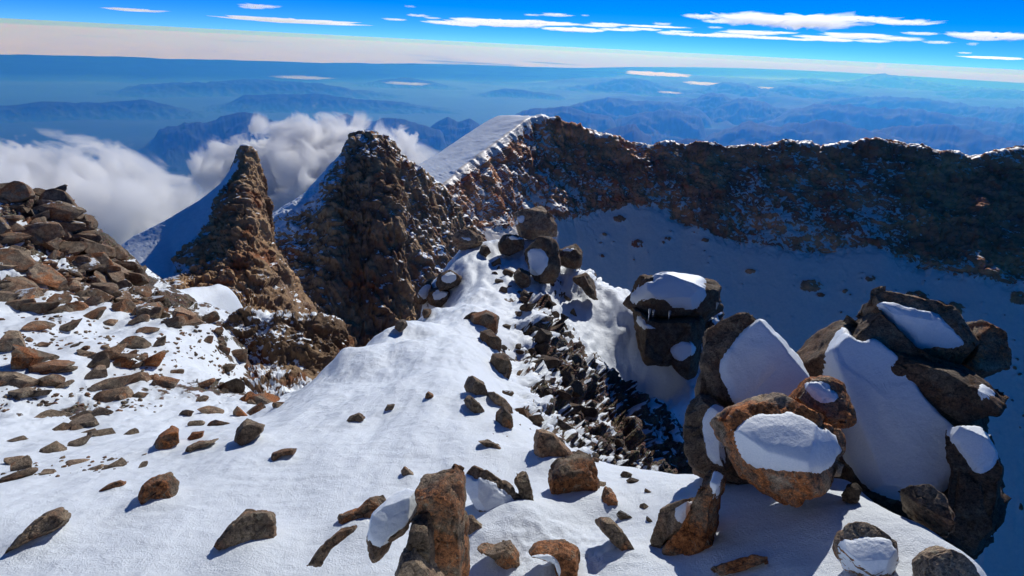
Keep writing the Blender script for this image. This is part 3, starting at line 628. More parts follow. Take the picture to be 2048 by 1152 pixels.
def near_ground():
    nu, nv = 760, 470
    az = np.radians(np.linspace(-64, 64, nu)); r = np.concatenate([np.geomspace(0.35, 1.6, 30)[:-1], np.geomspace(1.6, 26, nv - 59), np.geomspace(26, 60, 31)[1:]])
    nv = len(r); A, R = np.meshgrid(az, r, indexing='ij'); x, y = R * np.sin(A), R * np.cos(A)
    z, s = ground_base(x, y); z = z.reshape(A.shape); s = np.clip(s, 0, 1.1)
    q = np.stack([x.ravel(), y.ravel(), z.ravel()], 1)
    rock = (1 - smooth(0.45, 0.95, s)); R1 = R.ravel(); sc = np.clip(R1 / 8, 0.35, 2.5)
    drift = fbm(q * np.array([0.9, 0.5, 0.5]), 3) * 0.10 * np.clip(R1 / 5, 0.5, 3) + fbm(q * np.array([3.2, 1.6, 2.0]) + 4, 3) * 0.030 * np.clip(R1 / 4, 0.5, 3) + fbm(q * np.array([5.0, 14.0, 6.0]), 2) * 0.008 * np.clip(R1 / 4, 0.6, 2)
    wq = q + 0.35 * np.stack([fbm(q * 2, 2), fbm(q * 2 + 5, 2), fbm(q * 2 + 9, 2)], 1); f1, f21, cid = worley(wq * np.array([1.5, 1.1, 1.3])); f1b, f21b, cidb = worley(wq * 4.2 + 7)
    steep = smooth(3, 8, R1) * 1.0
    blk = ((_J[cid, 1] - 0.5) * 0.42 - 0.06 * np.exp(-f21 * 12)) * rock * np.clip(R1 / 9, 0.3, 1.5) + (fbm(q * 2.4 + 6, 4, ridged=True) * 0.22 + (_J[cidb, 2] - 0.5) * 0.2 - 0.03 * np.exp(-f21b * 12)) * rock
    tr = np.exp(-((q[:, 0] - P(1120, 1075, 3.0)[0]) ** 2 + (q[:, 1] - P(1120, 1075, 3.0)[1]) ** 2) / 0.32 ** 2)       # trampled snow
    drift = drift + tr * (fbm(q * 13, 3) * 0.035 - 0.012)
    gully = smooth(-0.01, 0.05, A.ravel()) * smooth(4.0, 6.0, R1) * (1 - smooth(15, 19, R1))
    blk = blk * (0.12 + 1.1 * gully + 0.3 * smooth(15, 17, R1) * smooth(-0.5, -0.6, A.ravel()))
    z = z + drift.reshape(A.shape)
    Q0 = blur(np.stack([x, y, z], -1), 3); N0 = grid_normals(Q0); N0 *= np.sign(N0[..., 2:3] + 1e-9)     # rock stands out square to the slope
    o = blk.reshape(A.shape)[..., None] * N0; x, y, z = x + o[..., 0], y + o[..., 1], z + o[..., 2]; q = np.stack([x.ravel(), y.ravel(), z.ravel()], 1)
    return x, y, z, s, q
def finish_ground(x, y, z, s, q):
    for mx, my, mr, mh, lean in MOUNDS:                  # snow drifted round the stones
        d2 = ((x - mx) ** 2 + (y - my) ** 2) / mr ** 2; w = d2 < 9
        z[w] += mh * np.exp(-d2[w] * 1.4)
    Q = np.stack([x, y, z], -1); N = grid_normals(Q); N *= np.sign(N[..., 2:3] + 1e-9)
    sn = s + (N[..., 2].ravel() - 0.72) * 0.9 * (s < 0.93) + fbm(q * 1.1 + 2, 4) * 0.55 * (1 - smooth(0.85, 1.0, s))
    me = mesh_np('snowy_ground', Q.reshape(-1, 3), grid_faces(*x.shape), M_GROUND, attrs={'snow': np.clip(sn, -0.5, 1.5)})
    o = link('snowy_ground', me, kind='structure')
MOUNDS = []
GXYZ = near_ground()
GQ = np.stack(GXYZ[:3], -1); GF = grid_faces(*GXYZ[0].shape)

# ------------------------------------------------------------------ rocks
GBVH = BVHTree.FromPolygons([tuple(v) for v in GQ.reshape(-1, 3)], [tuple(f) for f in GF.tolist()])
def ground_hit(px, py):
    d = ray(px, py); h = GBVH.ray_cast(Vector((0, 0, 0)), Vector(d), 80.0)
    if h[0] is None: return None, None, 1e9
    n = h[1]
    if n.z < 0: n = -n
    return np.array(h[0]), np.array(n), h[3]
def resample_poly(poly, n):
    p = np.array(poly, float); q = np.vstack([p, p[:1]]); s = np.r_[0, np.cumsum(np.linalg.norm(np.diff(q, axis=0), axis=1))]
    t = np.linspace(0, s[-1], n, endpoint=False); return np.stack([np.interp(t, s, q[:, 0]), np.interp(t, s, q[:, 1])], 1)
def poly_sd(poly, x, y):             # signed distance in pixels, positive inside
    p = np.array(poly, float); q = np.roll(p, -1, 0); ins = np.zeros(x.shape, bool); dm = np.full(x.shape, 1e9)
    for (ax, ay), (bx, by) in zip(p, q):
        ex, ey = bx - ax, by - ay; t = np.clip(((x - ax) * ex + (y - ay) * ey) / max(ex * ex + ey * ey, 1e-9), 0, 1)
        dm = np.minimum(dm, np.hypot(x - ax - t * ex, y - ay - t * ey))
        c = ((ay > y) != (by > y)) & (x < (bx - ax) * (y - ay) / (by - ay if by != ay else 1e-9) + ax); ins ^= c
    return np.where(ins, dm, -dm)
def chaikin(poly, n=2):
    p = np.array(poly, float)
    for _ in range(n):
        q = np.roll(p, -1, 0); p = np.stack([0.75 * p + 0.25 * q, 0.25 * p + 0.75 * q], 1).reshape(-1, 2)
    return p
def facing(az_off=0, tilt=60, at=(1024, 700)):
    """Unit normal pointing back to the eye, turned az_off degrees to the right and tilt degrees up from level."""
    d = ray(*at); a = math.atan2(-d[0], -d[1]) - math.radians(az_off); t = math.radians(tilt)
    return np.array([math.sin(a) * math.cos(t), math.cos(a) * math.cos(t), math.sin(t)])
def traced_rock(name, label, outline, D, tilt, az=0, th=0.4, front=0.86, backs=0.72, snow=None, cap_t=0.035, seed=0, rust=0.4, tone=1.0, n=120, rings=(26, 12, 26, 12), rough=1.0, mat=None, cat='boulder', group=None, sink=None, mid=0.4, shift=(0, 0), autosnow=None, facets=26, mound=0.0, cuts=(0.72, 0.94), grow=1.17, snow_w=42.0):
    """A rock whose outline stands where the photo shows it: a bevelled block with a front plane (tilt, az) and depth th."""
    oc = np.mean(np.array(outline, float), 0); outline = [tuple(oc + (np.array(p) - oc) * grow) for p in outline]
    nf = facing(az, tilt, np.mean(outline, 0)); cen = np.mean(np.array(outline, float), 0); c3 = P(cen[0], cen[1], D)
    pol = resample_poly(outline, n)
    def on_plane(p2, off):
        o = []
        for x, y in p2:
            d = ray(x, y); den = d @ nf; o.append(d * ((c3 @ nf) / den) if abs(den) > 0.12 else d * D)
        return np.array(o) + nf * off
    M = on_plane(pol, 0.0); cm = M.mean(0)
    S = np.linalg.norm(M - cm, axis=1).mean() * 2
    sh = np.array([shift[0], shift[1]], float)
    F = cm + (M - cm) * front + (on_plane(pol[:1] + sh, 0)[0] - M[0]) + nf * th * mid
    B = cm + (M - cm) * backs - nf * th * (1 - mid)
    cf, cb = F.mean(0), B.mean(0)
    seq = [cf + (F - cf) * 0.0008, F, M, B, cb + (B - cb) * 0.0008]; Q = []
    for k in range(4):
        w = np.linspace(0, 1, rings[k], endpoint=(k == 3))[:, None, None]; Q.append(seq[k][None] * (1 - w) + seq[k + 1][None] * w)
    Q = np.concatenate(Q, 0)
    for _ in range(1): Q[1:-1] = 0.25 * Q[:-2] + 0.5 * Q[1:-1] + 0.25 * Q[2:]
    rs = np.random.RandomState(seed + 11); c0 = Q.mean((0, 1))
    for _ in range(facets):
        v = rs.normal(size=3); v /= np.linalg.norm(v)
        if v @ nf > 0.75: continue
        e = (Q - c0) @ v; cut = e.max() * rs.uniform(*cuts); Q = Q - np.maximum(e - cut, 0)[..., None] * v
    def close(X): return np.concatenate([X, X[:, :1]], 1)
    Qc = close(Q); N = grid_normals(Qc)
    if ((Qc - Q.mean((0, 1))) * N).sum() < 0: N = -N
    q = Qc.reshape(-1, 3) / S + seed * 3.17; shp = N.shape[:2]
    f1, f21, cid = worley(q * 2.6 + 0.25 * fbm(q * 4, 2)[:, None])
    d = (fbm(q * 1.6, 3) * 0.022 + (_J[cid, 0] - 0.5) * 0.05 - 0.03 * np.exp(-f21 * 10) + fbm(q * 9, 4, 0.6) * 0.022 + fbm(q * 30, 2) * 0.006) * S * rough
    d = d.reshape(shp); d[:, -1] = d[:, 0]
    N[:, 0] = N[:, -1] = (N[:, 0] + N[:, -1]) / 2
    R = Qc + N * d[..., None]
    org = np.array([cm[0], cm[1], R[..., 2].min()])
    me = mesh_np(name, R.reshape(-1, 3) - org, grid_faces(*shp), mat or M_ROCK, smooth_shade=False)
    snowy = snow is not None or autosnow is not None
    o = link(name, None if snowy else me, label=label, cat=cat, group=group, loc=org)
    st = link('stone', me, parent=o) if snowy else o
    st['rust'] = float(rust); st['tone'] = float(tone); st['snowy'] = 0.0
    if mound:
        low = R.reshape(-1, 3); low = low[low[:, 2] < np.percentile(low[:, 2], 35)].mean(0)
        hd2 = math.hypot(low[0], low[1]); MOUNDS.append((low[0] * (1 - 0.32 * S / hd2), low[1] * (1 - 0.32 * S / hd2), 0.85 * S, mound * S, 0))
    if snow is not None or autosnow is not None:
        N2 = grid_normals(R); N2 = np.where((N2 * N).sum(-1, keepdims=True) < 0, -N2, N2)
        caps = [None]
        if snow is not None:
            x, y = project(R); polys = snow if isinstance(snow[0][0], (tuple, list)) else [snow]
            caps = [poly_sd(chaikin(p), x.ravel(), y.ravel()).reshape(shp) + (fbm(q * 2.6 + 3, 2) * 2.2 + fbm(q * 9 + 3, 3)).reshape(shp) * min(6, 0.035 * np.ptp(pol[:, 0])) for p in polys]
        for sd in caps:
            if sd is not None:
                k = smooth(-3, 9, sd) * smooth(-0.05, 0.3, N @ nf); prof = np.sqrt(np.clip((sd + 3) / snow_w, 0, 1)) * k
            else:
                k = smooth(autosnow, autosnow + 0.25, N[..., 2] * 0.6 + N2[..., 2] * 0.4 + fbm(q * 2.5 + 3, 3).reshape(shp) * 0.35); prof = k
            prof = prof * (1 + 0.35 * fbm(q * 2.2 + 1, 2).reshape(shp)); k[:, -1] = k[:, 0]; prof[:, -1] = prof[:, 0]
            upn = nf * 0.5 + np.array([0, 0, 0.5]); base = Qc + N * (d * 0.12)[..., None]
            # snow smooths the relief below it
            W = R * (1 - k[..., None]) + (base + np.maximum((R - base) @ upn, 0)[..., None] * 0.3 * upn) * k[..., None]
            W = W + upn * (cap_t * prof - 0.012 * (k < 0.02) * 1.0)[..., None] - N * (0.02 * S * (1 - smooth(0.0, 0.25, k)))[..., None]
            keep = k.ravel() > 0.0; fc = grid_faces(*shp); fc = fc[keep[fc].any(1)]
            if len(fc) and sd is not None:               # one patch of snow: keep the largest connected piece
                lab = np.arange(W.shape[0] * W.shape[1])
                while True:
                    mn = lab[fc].min(1); new = lab.copy(); np.minimum.at(new, fc.ravel(), np.repeat(mn, 4)); new = new[new]
                    if (new == lab).all(): break
                    lab = new
                ids, cnt = np.unique(lab[fc[:, 0]], return_counts=True); fc = fc[lab[fc[:, 0]] == ids[cnt.argmax()]]
            if len(fc):
                used = np.unique(fc); idx = np.zeros(W.shape[0] * W.shape[1], int); idx[used] = np.arange(len(used))
                cp = link('snow_cap', mesh_np('snow_cap', W.reshape(-1, 3)[used] - org, idx[fc], M_SNOW), parent=o)
                if sd is None: cp['kind'] = 'stuff'
    return o

# --- the big blocks on the near right
traced_rock('boulder', 'squat orange-brown boulder with an oval snow cap, perched on the snowy platform',
    [(1438, 850), (1470, 818), (1530, 798), (1600, 800), (1670, 828), (1690, 862), (1694, 905), (1680, 950), (1640, 985), (1580, 1004), (1530, 985), (1485, 955), (1462, 915), (1440, 880)], 3.0, 62, 0, 0.42, 0.93, 0.55,
    snow=[(1466, 862), (1500, 828), (1560, 820), (1610, 832), (1640, 855), (1680, 878), (1676, 912), (1650, 938), (1600, 948), (1550, 938), (1495, 928), (1476, 900)], cap_t=0.03, seed=1, rust=1.0, tone=1.5, mid=0.45, n=150)
traced_rock('boulder', 'tall rounded slab with a domed blue-shaded snow face behind the squat orange boulder',
    [(1378, 915), (1400, 800), (1415, 690), (1428, 632), (1470, 622), (1540, 630), (1570, 660), (1600, 700), (1622, 770), (1640, 860), (1620, 960), (1520, 1000), (1430, 985), (1400, 945)], 3.75, 38, 0, 0.55, 0.93, 0.8,
    snow=[(1438, 712), (1466, 678), (1484, 650), (1526, 640), (1560, 655), (1598, 698), (1626, 765), (1640, 860), (1590, 910), (1490, 875), (1462, 800), (1440, 750)], snow_w=16, cap_t=0.05, seed=2, rust=0.35, tone=0.8, n=160)
traced_rock('boulder', 'huge slab covered in a broad sheet of shaded snow, beside the domed slab',
    [(1612, 700), (1618, 640), (1640, 622), (1690, 640), (1715, 672), (1740, 640), (1790, 690), (1850, 740), (1900, 800), (1990, 850), (2000, 900), (1985, 960), (1975, 1040), (1930, 1075), (1840, 1050), (1740, 1020), (1680, 960), (1650, 860), (1625, 780)], 3.9, 40, -4, 0.6, 0.96, 0.8,
    snow=[(1642, 705), (1664, 664), (1690, 650), (1718, 688), (1750, 668), (1790, 718), (1850, 785), (1898, 850), (1934, 885), (1930, 935), (1890, 992), (1820, 1002), (1745, 985), (1700, 945), (1656, 850), (1642, 770)], snow_w=16, cap_t=0.05, seed=3, rust=0.3, tone=0.75, n=170)
traced_rock('boulder', 'long brown boulder with a tongue of snow along it, topmost of the right-hand heap'.replace('right-hand', 'slab'),
    [(1712, 612), (1745, 592), (1800, 598), (1860, 625), (1930, 650), (1945, 690), (1935, 720), (1880, 705), (1820, 690), (1770, 650), (1735, 640)], 4.0, 48, -8, 0.38, 0.95, 0.85,
    snow=[(1738, 606), (1775, 596), (1825, 618), (1885, 640), (1922, 668), (1932, 698), (1880, 702), (1828, 692), (1782, 652)], cap_t=0.04, seed=4, grow=1.3, rust=0.6, tone=1.1)
traced_rock('boulder', 'angular reddish block at the end of the long snow-tongued boulder',
    [(1940, 655), (1955, 650), (1992, 672), (2000, 700), (1985, 745), (1960, 755), (1920, 725), (1935, 700)], 4.15, 20, 30, 0.3, 0.95, 0.85, seed=5, grow=1.3, rust=0.9, tone=1.2)
traced_rock('boulder', 'dark wedge of rock jutting out below the long snow-tongued boulder',
    [(1790, 712), (1830, 718), (1880, 735), (1935, 750), (1985, 780), (2020, 795), (2010, 830), (1985, 838), (1935, 825), (1895, 800), (1850, 770)], 3.75, 10, -10, 0.35, 0.95, 0.85,
    snow=[(1955, 768), (1985, 780), (1988, 796), (1968, 815), (1955, 800)], cap_t=0.02, seed=6, grow=1.3, rust=0.4, tone=0.6)
traced_rock('boulder', 'snow-topped block with a dark side hanging at the outer end of the huge slab',
    [(1885, 880), (1920, 830), (1985, 840), (1998, 880), (1990, 950), (1975, 1040), (1930, 1085), (1895, 1050), (1910, 940)], 3.55, 35, 0, 0.4, 0.95, 0.85,
    snow=[(1890, 875), (1918, 812), (2005, 822), (2012, 890), (1980, 942), (1950, 948), (1918, 905)], cap_t=0.03, seed=7, grow=1.3, rust=0.3, tone=0.6)
traced_rock('boulder', 'small peaked rock with orange flank and snow, wedged behind the squat orange boulder',
    [(1590, 790), (1600, 758), (1640, 764), (1672, 768), (1690, 800), (1702, 850), (1680, 870), (1640, 830), (1605, 815)], 3.25, 45, 10, 0.25, 0.95, 0.85,
    snow=[(1604, 764), (1650, 766), (1668, 776), (1682, 806), (1660, 816), (1630, 800), (1612, 780)], cap_t=0.025, seed=8, grow=1.3, rust=1.0, tone=1.2)
traced_rock('boulder', 'tall grey edge slab leaning against the domed slab above the gully',
    [(1380, 905), (1395, 815), (1420, 805), (1450, 830), (1448, 900), (1450, 930), (1420, 950), (1398, 935)], 3.4, 35, -25, 0.3, 0.95, 0.85,
    snow=[(1412, 800), (1480, 820), (1480, 945), (1418, 930), (1404, 880)], cap_t=0.02, seed=9, grow=1.3, rust=0.15, tone=0.9)
traced_rock('boulder', 'rusty upright fin of rock at the rim of the gully beside the platform',
    [(1306, 1150), (1330, 1095), (1370, 1050), (1400, 990), (1405, 940), (1445, 926), (1452, 960), (1435, 1000), (1430, 1060), (1425, 1090), (1380, 1120), (1330, 1150)], 2.95, 20, -15, 0.22, 0.8, 0.8,
    snow=[(1425, 935), (1448, 940), (1446, 990), (1428, 1000), (1418, 970)], cap_t=0.02, seed=10, rust=1.0, tone=1.0)
traced_rock('boulder', 'pale snow-capped stone on the gully rim outside the rusty fin',
    [(1318, 1080), (1335, 1020), (1365, 998), (1400, 990), (1402, 1020), (1385, 1050), (1350, 1075), (1330, 1110), (1312, 1130)], 3.1, 35, -25, 0.25, 0.85, 0.8,
    snow=[(1350, 1010), (1398, 992), (1396, 1020), (1372, 1048), (1345, 1045)], cap_t=0.02, seed=11, rust=0.3, tone=1.1)
traced_rock('boulder', 'dark layered rock along the outer edge of the snowy platform',
    [(1800, 990), (1850, 982), (1885, 1010), (1915, 1050), (1925, 1082), (1895, 1065), (1850, 1035), (1815, 1015)], 3.1, 55, 0, 0.25, 0.85, 0.8, seed=12, rust=0.4, tone=0.8)
traced_rock('boulder', 'ochre-topped stone half buried in the middle of the snowy platform',
    [(1672, 1080), (1700, 1060), (1745, 1052), (1770, 1066), (1790, 1100), (1800, 1140), (1740, 1152), (1690, 1130)], 2.65, 60, 0, 0.2, 0.9, 0.8,
    snow=[(1655, 1085), (1710, 1074), (1762, 1072), (1800, 1100), (1825, 1180), (1740, 1195), (1665, 1150)], cap_t=0.02, seed=13, rust=0.9, tone=1.3)
traced_rock('boulder', 'grooved tan stone poking out of the platform snow beside the ochre stone',
    [(1828, 1150), (1832, 1115), (1860, 1098), (1900, 1105), (1940, 1135), (1960, 1165), (1900, 1180), (1840, 1175)], 2.6, 55, 0, 0.2, 0.85, 0.8, seed=14, rust=0.15, tone=1.5)
traced_rock('boulder', 'small round dark stone in the shadow of the squat orange boulder',
    [(1682, 985), (1690, 966), (1710, 966), (1724, 980), (1722, 1000), (1700, 1008), (1685, 1000)], 3.1, 20, 0, 0.09, 0.75, 0.7, seed=15, rust=0.1, tone=0.5, n=60)
traced_rock('boulder', 'low rust-edged flake showing through the platform snow below the rusty fin',
    [(1400, 1142), (1440, 1132), (1480, 1118), (1530, 1106), (1560, 1112), (1530, 1124), (1480, 1142), (1420, 1156)], 2.75, 50, 0, 0.1, 0.85, 0.8, seed=16, rust=0.9, tone=1.2, n=80)

traced_rock('rock_buttress', 'dark rock buttress carrying the heap of big slabs above the crater',
    [(1560, 930), (1640, 860), (1800, 830), (1960, 840), (2010, 900), (2000, 1010), (1985, 1120), (1900, 1160), (1760, 1130), (1600, 1060)], 4.6, 25, 0, 1.2, 0.85, 0.8, seed=18, rust=0.3, tone=0.5, cat='rock outcrop', autosnow=0.85, cap_t=0.02, rough=1.5)
# --- the ridge end with its perched stones
def seat(ol, D):
    oa = np.array(ol, float); hd = ground_hit(oa[:, 0].mean(), oa[:, 1].max() - 2)[2]
    return hd - 0.1 if abs(hd - D) < 0.35 * D and hd < D + 0.5 else D
traced_rock('boulder', 'large square boulder perched on top of the ridge-end rock stack',
    [(1018, 455), (1030, 432), (1045, 418), (1085, 413), (1105, 428), (1118, 450), (1112, 475), (1080, 478), (1040, 470), (1018, 462)], 18.3, 25, 0, 1.5, 0.86, 0.75,
    snow=[(1022, 448), (1038, 434), (1050, 432), (1046, 446), (1032, 456), (1022, 456)], cap_t=0.1, seed=21, rust=0.25, tone=1.3)
traced_rock('boulder', 'flat oval boulder with a snow dimple, perched on the lower snowy hump beside the stack',
    [(904, 478), (920, 468), (940, 467), (960, 474), (962, 488), (948, 498), (925, 498), (908, 490)], seat([(904, 478), (962, 488), (925, 500)], 18.6), 40, 0, 0.9, 0.88, 0.7,
    snow=[(918, 472), (940, 474), (946, 482), (930, 484)], cap_t=0.1, seed=22, rust=0.3, tone=1.4)
STACK = [
 ([(1052, 495), (1070, 480), (1110, 485), (1118, 530), (1112, 565), (1085, 572), (1060, 550), (1052, 530)], 17.8, 30, 1.4, [(1054, 498), (1090, 496), (1098, 520), (1088, 545), (1062, 552), (1056, 530)], 'upright block with a square snow panel under the perched square boulder'),
 ([(1000, 485), (1010, 470), (1035, 472), (1055, 482), (1050, 500), (1020, 510), (1002, 505)], 18.0, 20, 1.0, [(1005, 472), (1040, 472), (1050, 480), (1025, 480)], 'dark blocky rock under the near corner of the perched square boulder'),
 ([(1112, 510), (1125, 495), (1150, 492), (1165, 510), (1166, 528), (1150, 535), (1125, 530)], 18.0, 25, 1.0, [(1122, 500), (1140, 495), (1150, 500), (1130, 505)], 'knobbly dark rock beside the stack, overlooking the crater'),
 ([(1150, 545), (1170, 536), (1180, 555), (1188, 580), (1190, 605), (1178, 598), (1165, 575), (1148, 560)], 17.2, 20, 0.8, None, 'narrow dark rock on the crater lip below the knobbly rock'),
 ([(1026, 550), (1040, 538), (1058, 545), (1060, 568), (1040, 575), (1028, 568)], 16.8, 10, 0.7, None, 'small dark block at the foot of the upright snow-panelled block'),
 ([(872, 575), (880, 548), (905, 540), (925, 552), (918, 570), (895, 578), (870, 590)], 17.3, 30, 1.0, [(880, 552), (905, 542), (918, 552), (905, 566), (885, 568)], 'snow-capped round stone on the steep flank of the ridge end'),
 ([(858, 605), (862, 580), (885, 578), (905, 585), (895, 605), (872, 614)], 16.8, 35, 0.9, [(862, 582), (888, 580), (898, 588), (880, 598), (866, 600)], 'lower snow-capped stone under the round stone on the ridge-end flank'),
 ([(828, 595), (845, 572), (862, 562), (868, 580), (856, 608), (838, 605)], 16.9, 45, 0.8, [(830, 594), (846, 574), (860, 566), (862, 585), (850, 602)], 'pale snow-sheeted slab at the outermost edge of the ridge-end flank'),
 ([(958, 508), (965, 490), (975, 492), (980, 505), (972, 512)], 18.2, 20, 0.5, None, 'small dark stone next to the flat oval boulder'),
 ([(845, 625), (850, 616), (862, 618), (860, 632), (848, 636)], 15.5, 20, 0.4, None, 'little brown stone where the snow ridge meets the dark cliff'),
 ([(790, 655), (795, 642), (812, 640), (814, 652), (800, 664)], 12.5, 20, 0.4, None, 'tan stone on the brink of the snow ridge'),
]
for i, (ol, D, ti, th, sn, lab) in enumerate(STACK):
    D = seat(ol, D)
    traced_rock('rock', lab, ol, D, ti, (i % 3 - 1) * 12, th, 0.84, 0.75, snow=sn, cap_t=0.09, seed=30 + i, rust=0.35, tone=0.7, n=72, rings=(16, 8, 14, 6), cat='rock')
_ov = traced_rock('boulder', 'overhanging boulder with a wide sunlit snow cap on the crater lip',
    [(1255, 600), (1280, 578), (1320, 555), (1350, 546), (1400, 556), (1430, 572), (1455, 595), (1430, 612), (1400, 634), (1350, 640), (1300, 636), (1265, 618)], 14.9, 48, 0, 2.0, 0.93, 0.75,
    snow=[(1252, 602), (1284, 562), (1345, 530), (1402, 542), (1420, 580), (1412, 606), (1362, 614), (1312, 602), (1280, 610)], cap_t=0.14, seed=41, rust=0.3, tone=0.65)
M_ICE = NT('ice'); _i = M_ICE.n('ShaderNodeBsdfPrincipled'); _i.inputs['Base Color'].default_value = (0.85, 0.92, 0.97, 1); _i.inputs['Roughness'].default_value = 0.1; _i.inputs['Transmission Weight'].default_value = 0.6; M_ICE.l(_i.outputs[0], M_ICE.out.inputs[0])
for x, y, ln in ((1300, 618, 0.34), (1340, 622, 0.26), (1435, 606, 0.2), (1308, 620, 0.2)):     # icicles under the lip
    p = P(x, y, 13.8); n = 8; v = [(0.035 * (1 - t) * math.cos(a), 0.035 * (1 - t) * math.sin(a), -ln * t) for t in np.linspace(0, 0.97, 6) for a in np.linspace(0, 2 * math.pi, n, endpoint=False)]
    f = [(i * n + j, i * n + (j + 1) % n, (i + 1) * n + (j + 1) % n, (i + 1) * n + j) for i in range(5) for j in range(n)]
    link('icicle', mesh_np('icicle', np.array(v) + p - np.array(_ov.location), f, M_ICE.m), parent=_ov)
traced_rock('boulder', 'dark hollowed ledge of rock below the overhanging snow-capped boulder',
    [(1255, 660), (1265, 625), (1320, 640), (1380, 640), (1415, 650), (1420, 690), (1400, 730), (1370, 748), (1345, 720), (1300, 725), (1270, 700)], 14.6, 20, 0, 1.6, 0.86, 0.8,
    snow=[[(1270, 622), (1300, 645), (1322, 656), (1310, 666), (1275, 655)], [(1345, 690), (1370, 682), (1395, 692), (1385, 712), (1355, 722)]], cap_t=0.06, seed=42, rust=0.25, tone=0.6)

